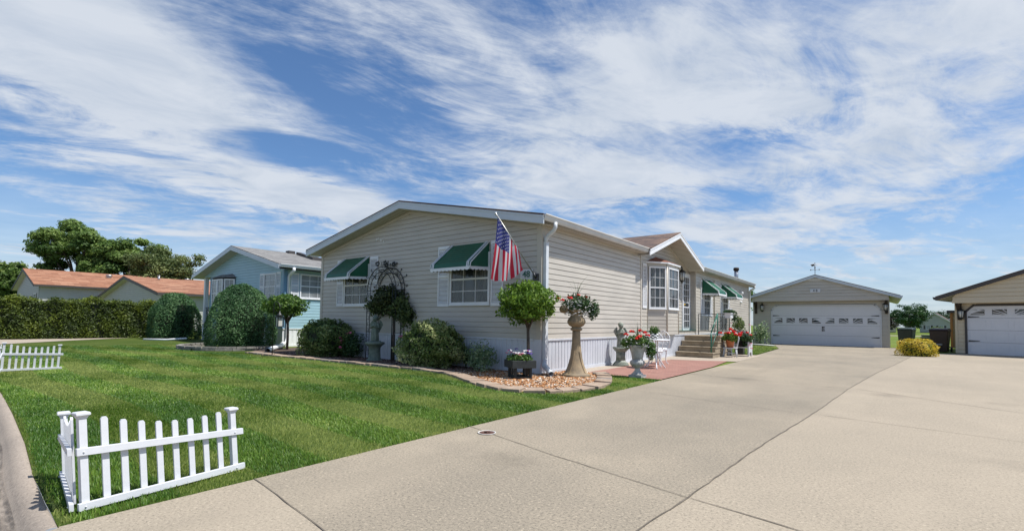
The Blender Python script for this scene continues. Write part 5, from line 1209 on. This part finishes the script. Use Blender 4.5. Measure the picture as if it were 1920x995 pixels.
        # area outside the arc is a solid white panel
        if arc and (j % 4) in (0, 3):
            arc.sort(); side = x0 if (j % 4) == 0 else x1
            poly = [(x, -.0125, z) for x, z in arc]+([(x0, -.0125, zw1)] if side == x0 else [(x1, -.0125, zw1)])
            if side == x0: poly = [(x0, -.0125, zw0)]+poly if arc[0][0] > x0+.02 else poly
            else: poly = [p for p in poly[:-1]]+[(x1, -.0125, zw0), (x1, -.0125, zw1)]
            m.prism(poly, (0, -.004, 0))
        if m.v: m.build('sunburst_bars', DW, w)
    m = MB()
    for z in ((hs*.9, hs*3-.0) if wrow == 2 else (hs*1.1, hs*3.1)):
        for x0, q in ((.03, 1), (dW-.03, -1)):
            m.prism([(x0, -.001, z-.03), (x0, -.001, z+.03), (x0+q*.32, -.001, z+.012), (x0+q*.36, -.001, z), (x0+q*.32, -.001, z-.012)], (0, -.010, 0))
    m.split('hinge', BLACK, d)
    m = MB(); 
    for q in (-1, 1): x = dW/2+q*.035; m.tube([P(x, hs*1.5, .003), P(x, hs*1.5+.02, .03), P(x, hs*2-.10, .03), P(x, hs*2-.08, .003)], .012, 6); wbox(m, P, x-.028, x+.028, hs*1.5-.03, hs*1.5+.03, 0, .006); wbox(m, P, x-.028, x+.028, hs*2-.12, hs*2-.05, 0, .006)
    m.build('handle', BLACK, d)
    for x in (W0+.15, W1-.12):
        m = MB(); m.prism([(x-.06, -.005, belt-.06), (x-.06, -.40, belt-.06), (x-.06, -.40, belt-.14), (x-.06, -.12, belt-.48), (x-.06, -.10, belt-.78), (x-.06, -.005, belt-.78)], (.12, 0, 0)); m.build('bracket', BROWNW, g)
    lantern(g, (-.50 if W0 < -.7 else -.15, -.012, dH-.12 if W0 < -.7 else 1.62), 1.2, False, (0, -1)); lantern(g, (dW+.24, -.012, dH-.12), 1.25, False, (0, -1))
    m = MB(); m.box(c-.35, c+.35, yg-.05, yg-.012, ph-.30, ph-.235); m.build('gable_vent', WHITE, g)
    return g, c, yg
def _seg(x0, z0, x1, z1, w, y=-.002):
    dx, dz = x1-x0, z1-z0; l = math.hypot(dx, dz); nx, nz = -dz/l*w/2, dx/l*w/2; ex, ez = dx/l*w*.35, dz/l*w*.35
    if w < .03: ex = ez = 0
    return [(x0+nx-ex, y, z0+nz-ez), (x1+nx+ex, y, z1+nz+ez), (x1-nx+ex, y, z1-nz+ez), (x0-nx-ex, y, z0-nz-ez)]
ang = 0.
G1, c1, yg1 = garage('beige double garage with white sunburst-window door and a weather vane on its ridge', (.43, 23.3, .0), ang, -1.0, 5.37, 4.98, 2.18, 3.89, 2.53, .335, SID, FASCIA, VINYL)
sg = thing('address_plate', 'white address plate reading 48 high on the beige garage gable', 'sign', (.43+c1, 23.3+yg1-.02, 3.0), ang)
mb = MB(); mb.box(-.24, .24, -.03, 0, -.095, .095); mb.build('plate', VINYL, sg, bevel=.004); text('4 8', .17, (0, -.034, 0), (PI/2, 0, 0), BLACK, sg)
wv = thing('weather_vane', 'small bronze weather vane standing on the beige garage ridge', 'weather vane', (.43+c1, 23.3+yg1, 3.88), ang)
mb = MB(); BR = mat('bronze', (.12, .085, .05), .5, .5); mb.tube([(0, 0, 0), (0, 0, .62)], .014, 6); mb.tube([(-.18, 0, .28), (.18, 0, .28)], .009, 5); mb.tube([(0, -.16, .28), (0, .16, .28)], .009, 5); mb.ball((0, 0, .40), .04, 2); mb.ball((0, 0, .64), .025, 1)
for q in (-1, 1): mb.ball((q*.20, 0, .28), .035, 1, 0, (1, .3, 1)); mb.ball((0, q*.18, .28), .035, 1, 0, (.3, 1, 1))
mb.tube([(-.14, .02, .52), (.12, -.02, .52)], .008, 5); mb.prism([(-.14, .02, .47), (-.22, .03, .57), (-.05, 0, .60), (-.02, 0, .50)], (.004, .012, 0)); mb.build('vane', BR, wv)
G2, c2, yg2 = garage('cream garage with dark brown trim and white panel door at the right edge', (8.29, 19.19, 0), R(-17.7), -.36, 5.5, 5.14, 1.97, 3.62, 2.18, .36, TAN2, DBROWN, DBROWN, over=.50, wrow=3)

# ================================================================ BINS, BOXES
def bin_(label, loc, rz, mt, h=1.02):
    b = thing('wheelie_bin', label, 'bin', loc, rz); m = MB()
    m.add([(-.26, -.26, .02), (.26, -.26, .02), (.24, .26, .02), (-.24, .26, .02), (-.31, -.35, h-.1), (.31, -.35, h-.1), (.31, .34, h-.1), (-.31, .34, h-.1)], [(0,3,2,1),(4,5,6,7),(0,1,5,4),(1,2,6,5),(2,3,7,6),(3,0,4,7)]); m.box(-.33, .33, -.37, .36, h-.11, h-.07); m.build('body', mt, b, bevel=.02)
    m = MB(); m.add([(-.33, -.39, h-.07), (.33, -.39, h-.07), (.33, .38, h-.07), (-.33, .38, h-.07), (-.29, -.33, h-.01), (.29, -.33, h-.01), (.28, .30, h+.03), (-.28, .30, h+.03)], [(0,3,2,1),(4,5,6,7),(0,1,5,4),(1,2,6,5),(2,3,7,6),(3,0,4,7)]); m.build('lid', mt, b, bevel=.015)
    for q in (-1, 1): m = MB(); m.prism([(q*.30, .27+.11*math.cos(a), .11+.11*math.sin(a)) for a in np.linspace(0, 2*PI, 15)[:-1]], (q*.05, 0, 0)); m.build('wheel', BLACK, b)
    m = MB(); m.tube([(-.28, .36, h-.08), (-.28, .44, h-.05), (.28, .44, h-.05), (.28, .36, h-.08)], .014, 6); m.build('handle', BLACK, b)
    m = MB(); m.box(-.12, .12, -.352, -.333, h*.30, h*.36); m.box(-.10, .10, -.372, -.352, h*.62, h*.64) if False else None; m.build('grab_slot', mat('grey_mark', (.3, .3, .3), .6), b); return b
bin_('dark green wheeled bin beside the beige garage', (6.48, 23.75, 0), R(-14), mat('bin_green', (.012, .028, .022), .45, var=.2, vscale=5))
bin_('brown wheeled bin beside the cream garage', (7.52, 20.3, 0), R(-14), mat('bin_brown', (.040, .022, .016), .5, var=.25, vscale=5))
ub = thing('utility_box', 'small grey green utility box behind the yellow bush', 'utility box', (7.35, 25.2, 0)); mb = MB(); mb.box(-.22, .22, -.2, .2, 0, .62); mb.box(-.24, .24, -.22, .22, .62, .68); mb.build('cabinet', mat('utility_green', (.16, .19, .15), .5), ub, bevel=.01)
ub = thing('utility_box', 'dark low utility box next to the brown bin', 'utility box', (7.1, 22.6, 0)); mb = MB(); mb.box(-.14, .14, -.14, .14, 0, .55); mb.box(-.15, .15, -.15, .15, .55, .60); mb.build('cabinet', mat('utility_dark', (.05, .07, .055), .5), ub, bevel=.01)
sh = thing('garden_shed', 'small flat-roofed wooden shed behind the cream garage', 'shed', (8.55, 27.4, 0), R(-15))
mb = MB(); mb.box(0, 2.2, 0, 2, 0, 1.88); mb.build('wall', mat('plywood', (.46, .33, .19), .8, var=.3, vscale=4), sh); mb = MB(); mb.box(-.10, .0, -.05, .05, 0, 1.88); mb.box(.12, .24, -.03, .002, .3, 1.8); mb.build('door_post', mat('orange_wood', (.42, .18, .06), .7), sh); mb = MB(); mb.box(-.2, 2.4, -.2, 2.2, 1.88, 2.02); mb.build('roof', DBROWN, sh)
ac = thing('meter_box', 'small looped grey gas meter beside the rounded shrub', 'meter', (-8.95, .55, 0)); mb = MB(); mb.tube([(-.12, 0, 0), (-.12, 0, .55), (-.06, 0, .62), (.02, 0, .60), (.05, 0, .52)], .016, 8); mb.ball((.10, 0, .48), .10, 2, 0, (1, .7, 1.1)); mb.build('meter', mat('meter_grey', (.30, .31, .31), .5, .3), ac)

# ================================================================ BLUE HOUSE
Bh = thing('blue_house', 'light blue lap-sided house with grey roof and corner porch', 'house', (-20.40, 1.0, 0))
bW = 7.80; bc = bW/2; bZ = 3.06; BS = .245; bPk = 4.17
mb = MB(); bs = .70
def bsp(z):
    t = (bPk-.16-z)/BS; return (max(.85, bc-t) if z < 2.95 else max(0, bc-t), min(bW, bc+t))
siding(mb, (0, 0), (1, 0), (0, -1), bsp, bs, bPk-.17); siding(mb, (bW, 0), (0, 1), (1, 0), lambda z: (0, 16), bs, 3.06); siding(mb, (.85, 2.2), (0, -1), (-1, 0), lambda z: (0, 2.2), bs, 2.95); siding(mb, (0, 2.2), (1, 0), (0, -1), lambda z: (0, .85), bs, 2.95); siding(mb, (0, 18), (0, -1), (-1, 0), lambda z: (0, 15.8), bs, 3.06)
mb.build('wall', BLUESID, Bh)
mb = MB(); skirting(mb, (0, 0), (1, 0), (0, -1), bW, 0, bs, .2); skirting(mb, (bW, 0), (0, 1), (1, 0), 16, 0, bs, .18); mb.build('skirting', WHITE, Bh)
mb = MB(); mb.box(bW-.09, bW+.02, -.02, .12, bs, 3.0); mb.box(.80, .90, -.02, .06, bs, 2.95); mb.split('corner_trim', BLUET, Bh)
mb = MB(); mb.box(.88, bW-.03, .03, 15.9, .02, 3.0); mb.box(.03, .88, 2.23, 15.9, .02, 3.0); mb.prism([(.3, .03, 3.0), (bW-.3, .03, 3.0), (bc, .03, bPk-.25)], (0, 16, 0)); mb.build('blocking_core', DARK, Bh)  # dark solid filling the blue house behind its siding, unseen
mb = MB(); m2 = MB(); m3 = MB()
for q in (-1, 1):
    xe = bc+q*4.28; ze = bPk-BS*4.28; y0, y1 = -.40, 16.3
    mb.add([(bc, y0, bPk), (xe, y0, ze), (xe, y1, ze), (bc, y1, bPk), (bc, y0, bPk-.03), (xe, y0, ze-.03), (xe, y1, ze-.03), (bc, y1, bPk-.03)], [(0, 1, 2, 3), (4, 7, 6, 5), (0, 4, 5, 1), (1, 5, 6, 2), (2, 6, 7, 3), (3, 7, 4, 0)])
    vs = []
    for x, z in ((bc, bPk), (xe, ze)): vs += [(x, y0-.015, z-.20), (x, y0+.015, z-.20), (x, y0+.015, z-.033), (x, y0-.015, z-.033)]
    m2.add(vs, [(0, 3, 2, 1), (4, 5, 6, 7), (0, 1, 5, 4), (1, 2, 6, 5), (2, 3, 7, 6), (3, 0, 4, 7)]); m3.add([(bc, y0, bPk-.19), (xe, y0, ze-.19), (xe, y1, ze-.19), (bc, y1, bPk-.19)], [(0, 1, 2, 3)])
mb.build('roof', SHGG, Bh); m2.build('rake_board', FASCIA, Bh); m3.build('soffit', CREAM, Bh)
gutter(bW+.38, -.38, 16, 1, Bh, WHITE, ztop=bPk-BS*4.28+.0)
mb = MB(); z = lambda x: bPk-BS*abs(x-bc)
x0_, x1_, y0_, y1_ = bc+.45, bc+1.9, 2.25, 3.45
mb.add([(x0_, y0_, z(x0_)+.12), (x1_, y0_, z(x1_)+.12), (x1_, y1_, z(x1_)+.12), (x0_, y1_, z(x0_)+.12), (x0_, y0_, z(x0_)-.02), (x1_, y0_, z(x1_)-.02), (x1_, y1_, z(x1_)-.02), (x0_, y1_, z(x0_)-.02)], [(0, 1, 2, 3), (0, 4, 5, 1), (1, 5, 6, 2), (2, 6, 7, 3), (3, 7, 4, 0)])
sk = mb.build('skylight', DBROWN, Bh); m = MB(); m.add([(x0_+.14, y0_+.14, z(x0_+.14)+.128), (x1_-.14, y0_+.14, z(x1_-.14)+.128), (x1_-.14, y1_-.14, z(x1_-.14)+.128), (x0_+.14, y1_-.14, z(x0_+.14)+.128)], [(0, 1, 2, 3)]); m.build('pane', mat('skylight_glass', (.35, .42, .48), .1), sk)
mb = MB(); mb.box(bc+.05, bc+.35, 1.95, 2.25, z(bc+.2)-.04, z(bc+.2)+.10); mb.build('roof_vent', DBROWN, Bh)
PB = local((0, 0), (1, 0), (0, -1)); PBs = local((bW, 0), (0, 1), (1, 0))
window(Bh, PB, 6.22, 7.20, 1.80, 2.86, 2, (2, 2), curtain=False, gl=BLIND); shutter(Bh, PB, 5.86, 6.18, 1.80, 2.88); shutter(Bh, PB, 7.24, 7.56, 1.80, 2.88)
window(Bh, PBs, .62, 1.78, 1.88, 2.84, 3, (2, 2), curtain=False, gl=BLIND); shutter(Bh, PBs, .26, .58, 1.88, 2.86)
# bow window near the porch
b2 = [(1.55, 0), (1.95, -.34), (3.15, -.34), (3.55, 0)]; bw = MB()
for i in range(3):
    a, b = Vector(b2[i]), Vector(b2[i+1]); d = b-a; L_ = d.length; d.normalize(); n = Vector((d.y, -d.x)); P = local(a, d, n); siding(bw, a, d, n, lambda z, L_=L_: (0, L_), bs, 1.5, out=.01)
    if i == 1: window(Bh, P, .03, L_/2-.01, 1.52, 2.78, 2, (2, 2), curtain=False, gl=BLIND); window(Bh, P, L_/2+.01, L_-.03, 1.52, 2.78, 2, (2, 2), curtain=False, gl=BLIND)
    else: window(Bh, P, .04, L_-.04, 1.52, 2.78, 2, (2, 2), curtain=False, gl=BLIND)
bd = bw.build('bay_wall', BLUESID, Bh); mb = MB(); mb.prism([(x, y+.02, 1.45) for x, y in b2], (0, 0, 1.40)); mb.build('bay_core', DARK, bd)
mb = MB(); b3 = [(1.45, 0), (1.9, -.42), (3.2, -.42), (3.65, 0)]; mb.add([(x, y, 2.84) for x, y in b3]+[(1.9, 0, 3.03), (3.2, 0, 3.03)], [(0, 1, 4), (1, 2, 5, 4), (2, 3, 5), (3, 2, 1, 0)]); mb.build('bay_roof', SHGG, bd)
for x, y in ((.06, .06), (.06, 2.0)): mb = MB(); mb.box(x-.06, x+.10, y-.06, y+.10, bs+.1, 2.96); mb.build('porch_post', WHITE, Bh)
mb = MB(); mb.box(0, .85, 0, 2.2, bs, bs+.09); mb.build('porch_floor', mat('grey_deck', (.20, .21, .21), .7), Bh)
mb = MB(); panel(mb, (.14, .05), (.82, .05), .85, 1.55, 6, .012, True); panel(mb, (.05, .14), (.05, 1.9), .85, 1.55, 12, .012); mb.build('porch_rail', IRON, Bh)
mb = MB(); mb.tube([(bW+.43, .15, 3.0), (bW+.43, .15, 2.9), (bW+.20, .15, 2.80), (bW+.07, .15, 2.70), (bW+.06, .15, .35), (bW+.10, .1, .18), (bW+.3, -.1, .10)], .055, 10); mb.build('downspout', WHITE, Bh)
dp = thing('drain_pipe', 'long white drain pipe lying on the ground beside the blue house', 'pipe', (-9.45, -1.02, .08)); mb = MB(); mb.tube([(0, 0, 0), (-1.0, .62, .0), (-2.0, 1.42, .02), (-2.75, 1.85, .06)], .075, 12, cap=False); mb.build('pipe', WHITE, dp)
dp = thing('drain_pipe', 'short white drain pipe lying behind the small standard tree', 'pipe', (-9.3, .95, .08)); mb = MB(); mb.tube([(0, 0, 0), (-1.6, .5, .0)], .07, 12); mb.build('pipe', WHITE, dp)
dp = thing('ground_pipe', 'low pale pipe lying beside the rounded yew and the porch', 'pipe', (-19.6, .1, .06)); mb = MB(); mb.tube([(0, 0, .05), (-.9, -.5, -.03), (-1.9, -1.1, -.03)], .045, 8); mb.build('pipe', WHITE, dp)

# ================================================================ HEDGE
hd = thing('clipped_hedge', 'long dense dark green arborvitae hedge behind the neighbouring driveway', 'hedge', (-25.2, 0, 0)); g = np.random.default_rng(5)
def hedge_pts(n):
    L0, L1 = -11., 2.0; side = g.choice(4, n, p=[.52, .30, .09, .09]); y = g.uniform(L0, L1, n); z = g.uniform(.02, 1, n); x = np.zeros(n)
    w = .75; top = 1.84+.06*np.sin(y*2.1)+.07*np.sin(y*5.3+1)+.05*np.sin(y*9+2)
    bul = 1+.10*np.sin(y*3.7)+.07*np.sin(y*7.9+z*5); P = np.zeros((n, 3)); N = np.zeros((n, 3))
    f = side == 0; P[f] = np.stack([w*bul[f]*(1-.10*z[f]**3), y[f], z[f]*top[f]], 1); N[f] = (1, 0, .15)
    f = side == 1; xx = g.uniform(-w, w, n); P[f] = np.stack([xx[f], y[f], top[f]-.06*np.abs(xx[f])], 1); N[f] = (0, 0, 1)
    for s_, yy, sg in ((2, L0, -1), (3, L1, 1)): f = side == s_; P[f] = np.stack([xx[f], np.full(f.sum(), yy), z[f]*top[f]], 1); N[f] = (0, sg, .1)
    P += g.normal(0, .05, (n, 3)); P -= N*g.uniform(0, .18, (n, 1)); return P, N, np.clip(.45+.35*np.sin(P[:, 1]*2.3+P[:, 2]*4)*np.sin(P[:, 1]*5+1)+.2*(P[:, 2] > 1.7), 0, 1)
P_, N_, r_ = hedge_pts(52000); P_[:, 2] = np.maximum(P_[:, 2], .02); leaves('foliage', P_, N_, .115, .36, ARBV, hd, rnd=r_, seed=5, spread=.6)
mb = MB(); mb.box(-.56, .56, -10.8, 1.8, 0, 1.66); mb.build('foliage_core', DARKF, hd)  # plain dark block added inside the hedge so it is not see-through

# ================================================================ ORANGE-ROOFED HOUSES
def simple_house(label, loc, w, l, eave, pk, roofm, wallm, trim, over=.4, wins=(), rz=0, chim=None):
    h = thing('neighbour_house', label, 'house', loc, rz); c = w/2; sl = (pk-eave)/(c+over)
    mb = MB(); siding(mb, (0, 0), (1, 0), (0, -1), lambda z: (max(0, c-(pk-.12-z)/sl), min(w, c+(pk-.12-z)/sl)), .1, pk-.15, course=.16, out=.02); siding(mb, (w, 0), (0, 1), (1, 0), lambda z: (0, l), .1, eave, course=.16, out=.02); siding(mb, (0, l), (0, -1), (-1, 0), lambda z: (0, l), .1, eave, course=.16, out=.02); mb.build('wall', wallm, h)
    mb = MB(); m2 = MB(); m3 = MB()
    for q in (-1, 1):
        xe = c+q*(c+over); ze = eave; y0, y1 = -over, l+over
        mb.add([(c, y0, pk), (xe, y0, ze), (xe, y1, ze), (c, y1, pk), (c, y0, pk-.04), (xe, y0, ze-.04), (xe, y1, ze-.04), (c, y1, pk-.04)], [(0, 1, 2, 3), (4, 7, 6, 5), (0, 4, 5, 1), (1, 5, 6, 2), (2, 6, 7, 3), (3, 7, 4, 0)])
        vs = []
        for x, z in ((c, pk), (xe, ze)): vs += [(x, y0-.02, z-.22), (x, y0+.02, z-.22), (x, y0+.02, z-.045), (x, y0-.02, z-.045)]
        m2.add(vs, [(0, 3, 2, 1), (4, 5, 6, 7), (0, 1, 5, 4), (1, 2, 6, 5), (2, 3, 7, 6), (3, 0, 4, 7)]); m2.box(min(xe, xe+q*.10), max(xe, xe+q*.10), y0, y1, ze-.19, ze-.045); m3.add([(c, y0, pk-.2), (xe, y0, ze-.2), (xe, y1, ze-.2), (c, y1, pk-.2)], [(0, 1, 2, 3)])
    r_ = mb.build('roof', roofm, h); m2.build('fascia', trim, h); m3.build('soffit', CREAM, h)
    mb = MB(); mb.box(.05, w-.05, .05, l-.05, 0, eave-.2); mb.prism([(.8, .06, eave-.2), (w-.8, .06, eave-.2), (c, .06, pk-.3)], (0, l-.1, 0)); mb.build('blocking_core', DARK, h)  # unseen dark filling inside the walls and gable
    for (face, s0, s1, z0, z1) in wins:
        P = local((0, 0), (1, 0), (0, -1)) if face == 'f' else local((w, 0), (0, 1), (1, 0)); window(h, P, s0, s1, z0, z1, 2, (2, 2), curtain=False, gl=BLIND)
        for a, b in ((s0-.35, s0-.05), (s1+.05, s1+.35)):
            m = MB(); wbox(m, P, a, b, z0, z1, 0, .03); m.build('shutter', DBROWN, h)
    if chim:
        for (x, y, r, hh) in chim: m = MB(); m.tube([(x, y, pk-sl*abs(x-c)-.05), (x, y, pk-sl*abs(x-c)+hh)], r, 10); m.lathe([(r*1.3, 0), (r*1.3, r*.8)], (x, y, pk-sl*abs(x-c)+hh), 10); m.build('roof_vent', mat('galvanised', (.45, .46, .47), .35, .8), h)
    return h
simple_house('cream house with orange shingle roof farthest left above the hedge', (-63.9, -.6, 0), 12.0, 20, 3.75, 5.45, SHGO, GREYSID, DBROWN, wins=(('f', 9.6, 10.8, 1.9, 3.0),), chim=((9.0, 12, .18, .5), (8.0, 5.5, .2, .14)))
simple_house('cream gabled house with orange shingle roof between the hedge and blue house', (-48.5, 3.0, 0), 15.2, 11, 2.75, 4.22, SHGO, GREYSID, DBROWN, wins=(('f', 10.6, 11.8, 1.3, 2.25),), chim=((9.0, 1.5, .08, .3),))

# ================================================================ TREES
def tree(label, loc, h, crown_r, trunk_h, mt, seed, nleaf, leaf, n_limb=9, lean=0, bark=BARK, squash=1., name='tree'):
    t = thing(name, label, 'tree', loc); g = random.Random(seed); mb = MB(); tips = []
    tr = h*.022
    mb.tube([(0, 0, 0), (h*.01, 0, trunk_h*.6), (0, h*.01, trunk_h), (0, 0, h*.62)], [tr*1.25, tr, tr*.8, tr*.35], 9)
    for k in range(n_limb):
        a = 2*PI*k/n_limb+g.uniform(-.4, .4); z0 = trunk_h*g.uniform(.75, 1.1)+(h*.3)*(k % 3)/3; rr = crown_r*g.uniform(.45, .85); z1 = z0+(h-z0)*g.uniform(.25, .75)
        e = Vector((rr*math.cos(a), rr*math.sin(a), z1)); m_ = Vector((rr*.4*math.cos(a), rr*.4*math.sin(a), z0+(z1-z0)*.55)); mb.tube([(0, 0, z0), m_, e], [tr*.55, tr*.38, tr*.14], 6)
        for j in range(3):
            a2 = a+g.uniform(-1, 1); e2 = e+Vector((math.cos(a2)*crown_r*.3, math.sin(a2)*crown_r*.3, g.uniform(-.1, .25)*h*.5)); mb.tube([m_.lerp(e, .5+.15*j), e2], [tr*.22, tr*.08], 5); tips.append(e2)
        tips.append(e)
    mb.build('trunk', bark, t)
    # clumps through the crown's volume
    gg = np.random.default_rng(seed); cz = (trunk_h*.75+h)/2; rz_ = (h-trunk_h*.75)/2; cl = [tuple(p) for p in tips]
    nc = 95
    d = unit(gg.normal(0, 1, (nc, 3))); r = gg.uniform(.35, .93, (nc, 1))**.7; C = np.array((0, 0, cz))+d*r*np.array([crown_r, crown_r, rz_]); C = np.concatenate([C, np.array(cl)])
    Ps, Ns, Rs = [], [], []; per = nleaf//len(C)
    for i, c in enumerate(C):
        rad = crown_r*gg.uniform(.16, .30); q = unit(gg.normal(0, 1, (per, 3))); Ps.append(c+q*rad*gg.uniform(.3, 1, (per, 1))*np.array([1.25, 1.25, .7])); Ns.append(q+np.array([0, 0, .4])); Rs.append(np.full(per, np.clip(gg.normal(.5, .22), 0, 1)))
    leaves('crown', np.concatenate(Ps), np.concatenate(Ns), leaf, .5, mt, t, rnd=np.concatenate(Rs), seed=seed, spread=.5); return t
tree('tall dark maple, left half of the pair rising behind the orange roofs', (-76.8, 6.0, 0), 13.4, 3.9, 2.2, MAPLE, 101, 46000, .36)
tree('tall dark maple, right half of the pair rising behind the orange roofs', (-71.6, 10.2, 0), 12.3, 3.7, 2.2, MAPLE, 102, 42000, .36)
tree('olive green loose-crowned tree between the tall maples and the blue house', (-60.0, 10.6, 0), 9.3, 3.3, 2.5, MAPLE2, 103, 15000, .32, bark=mat('pale_bark', (.25, .24, .20), .9))
tree('lower green tree at the far left edge above the orange roof', (-83.0, .6, 0), 8.2, 3.0, 2.5, MAPLE, 104, 14000, .45)
tree('smaller green tree at the left frame edge beside the lower tree', (-85.5, -3.4, 0), 6.8, 2.9, 2.5, MAPLE, 105, 9000, .45)
tree('round green tree standing in the distant field between the garages', (8.9, 90, 0), 4.9, 2.3, .9, foliage('field_tree', (.02, .06, .02), (.04, .10, .03), (.08, .16, .05), .2), 106, 7000, .26)
tree('smaller dark reddish tree left of the round field tree', (6.2, 95, 0), 3.4, 1.7, .7, foliage('dark_red_leaf', (.03, .02, .02), (.05, .04, .03), (.05, .07, .03), .2), 107, 3500, .24)
tree('green tree seen through the gap between the house and the beige garage', (-4.2, 31, 0), 4.2, 1.8, .8, MAPLE, 108, 6000, .2)
for i, (x, y, h_, r_) in enumerate(((11.0, 128, 4.2, 2.4), (15.0, 131, 4.8, 2.6), (-2, 120, 5, 3.0), (2.5, 125, 4.5, 2.6), (19, 127, 5, 3))):
    tree(['far tree left of the brown-roofed house', 'far tree above the two-storey houses', 'far tree left of the field trees', 'far tree behind the round field tree', 'far tree behind the cream garage'][i], (x, y, 0), h_, r_, .8, foliage('far_leaf', (.03, .07, .03), (.05, .10, .045), (.08, .14, .06), .2), 120+i, 2600, .36)
def far_house(label, loc, w, l, eave, pk, roofm, wallm, rz):
    h = simple_house(label, loc, w, l, eave, pk, roofm, wallm, WHITE, over=.3, wins=(('f', w*.2, w*.35, eave*.35, eave*.7), ('f', w*.62, w*.78, eave*.35, eave*.7)), rz=rz); h.name = 'distant_house'; return h
SHD = shingle('far_brown_shingles', (.10, .07, .06), (.15, .10, .085), (.19, .13, .11), axis='y')
far_house('distant pale house with brown gable roof beyond the field', (11.4, 118, 0), 4.6, 5.5, 2.1, 4.0, SHD, GREYSID, R(-8))
far_house('distant grey two-storey house at right beyond the field', (15.6, 119.5, 0), 3.6, 5, 2.6, 3.5, SHGG, GREYSID, R(-4))
far_house('distant low tan house left of the field tree', (3.8, 112, 0), 3.8, 5, 1.5, 2.3, SHD, TAN2, R(4))
bush('distant_shrub', 'small round shrub before the distant houses', (13.6, 112, 0), (1.0, .8, 1.2), 500, .2, MAPLE, 131, .2)

# ================================================================ GRASS
def grass(name, n, xr, poly, seed, hmin=.016, hmax=.036, rmin=2.2, rmax=24, ang=(0, 1), wscale=1., density_edge=False):
    g = np.random.default_rng(seed); cx, cy = 5.5176, -8.0715; out = []; have = 0
    poly = np.array(poly); a0, a1 = ang
    a = g.uniform(a0, a1, n); r = rmin+(rmax-rmin)*g.uniform(0, 1, n)**1.15
    P = np.stack([cx+r*np.sin(a), cy+r*np.cos(a)], 1); k = inpoly(P, poly); P = P[k]; r = r[k]; n = len(P)
    if n == 0: return
    h = g.uniform(hmin, hmax, n)*(1+.25*np.sin(P[:, 0]*1.3+1)*np.sin(P[:, 1]*1.7)); w = np.maximum(.0035, r*.0011)*g.uniform(.7, 1.3, n)*wscale
    th = g.uniform(0, 6.28, n); px, py = np.cos(th), np.sin(th)
    stripe = np.sign(np.sin((P[:, 1]+.12*np.sin(P[:, 0]*.8))*2*PI/.98)); ld = g.uniform(0, 6.28, n); lm = g.uniform(.1, .75, n)
    lx = np.cos(ld)*lm*.8+stripe*.48; ly = np.sin(ld)*lm*.8
    P = P+g.normal(0, .009, P.shape)
    B = np.stack([P[:, 0], P[:, 1], np.full(n, -.004)], 1); T_ = B+np.stack([lx*h, ly*h, h], 1); pv = np.stack([px*w/2, py*w/2, np.zeros(n)], 1)
    M = B+(T_-B)*.55+np.stack([-lx*h*.12, -ly*h*.12, h*.10], 1)
    V = np.stack([B-pv, B+pv, M+pv*.8, M-pv*.8, T_], 1).reshape(-1, 3); i = np.arange(n)*5
    F = np.concatenate([np.stack([i, i+1, i+2], 1), np.stack([i, i+2, i+3], 1), np.stack([i+3, i+2, i+4], 1)], 0)
    pat = .46+.28*np.sin(P[:, 0]*.9+2*np.sin(P[:, 1]*.7))*np.sin(P[:, 1]*1.1+1.3*np.sin(P[:, 0]*.6))+.14*np.sin(P[:, 0]*4.1+P[:, 1]*2.7)*np.sin(P[:, 1]*5.3-P[:, 0])+stripe*.32+.20*np.maximum(0, np.sin(P[:, 0]*.55+1.1*np.sin(P[:, 1]*.9)+2)*np.sin(P[:, 1]*1.4+.5))  # stripe term paints the light and dark of leaning blades into their colour
    P += 0
    rr = np.clip(pat+g.normal(0, .17, n), 0, 1)
    return raw_mesh(name, V, F, GRASSM, None, np.concatenate([rr, rr, rr]))
GRASSM = foliage('grass_blades', (.050, .125, .012), (.160, .275, .030), (.55, .60, .19), .40, .5)
lawnpoly = [(x, kerb_y(x)+.012) for x in (-23.6, -12, -7, -3.8, -2, -.2, 1.0, 1.7, 2.19)]+[ (2.19, .91), (1.0, .95)]+[(x+.02, y) for x, y in BED[:16][::-1]]+[(-10.6, -2.0), (-12.9, -2.35), (-14.6, -1.6), (-16, .6), (-20.6, .4), (-25, .2), (-22.2, -3.4), (-19.8, -5.7), (-18.8, -7.3)]
# pull the bed side outward by the edging width
lp = []
for x, y in lawnpoly: lp.append((x, y))
tag(grass('grass', 780000, None, lp, 1, ang=(R(-95), R(-20)), rmin=2.6, rmax=23), 'mown green lawn grass with faint mowing stripes', 'grass', kind='stuff')
tag(grass('grass', 60000, None, [(.05, 10.85), (1.86, 10.95), (1.66, 17), (.1, 21.4), (.05, 19.4)], 2, ang=(R(-25), R(-5)), rmin=18, rmax=31, wscale=.9), 'small strip of grass between the house and driveway', 'grass', kind='stuff')
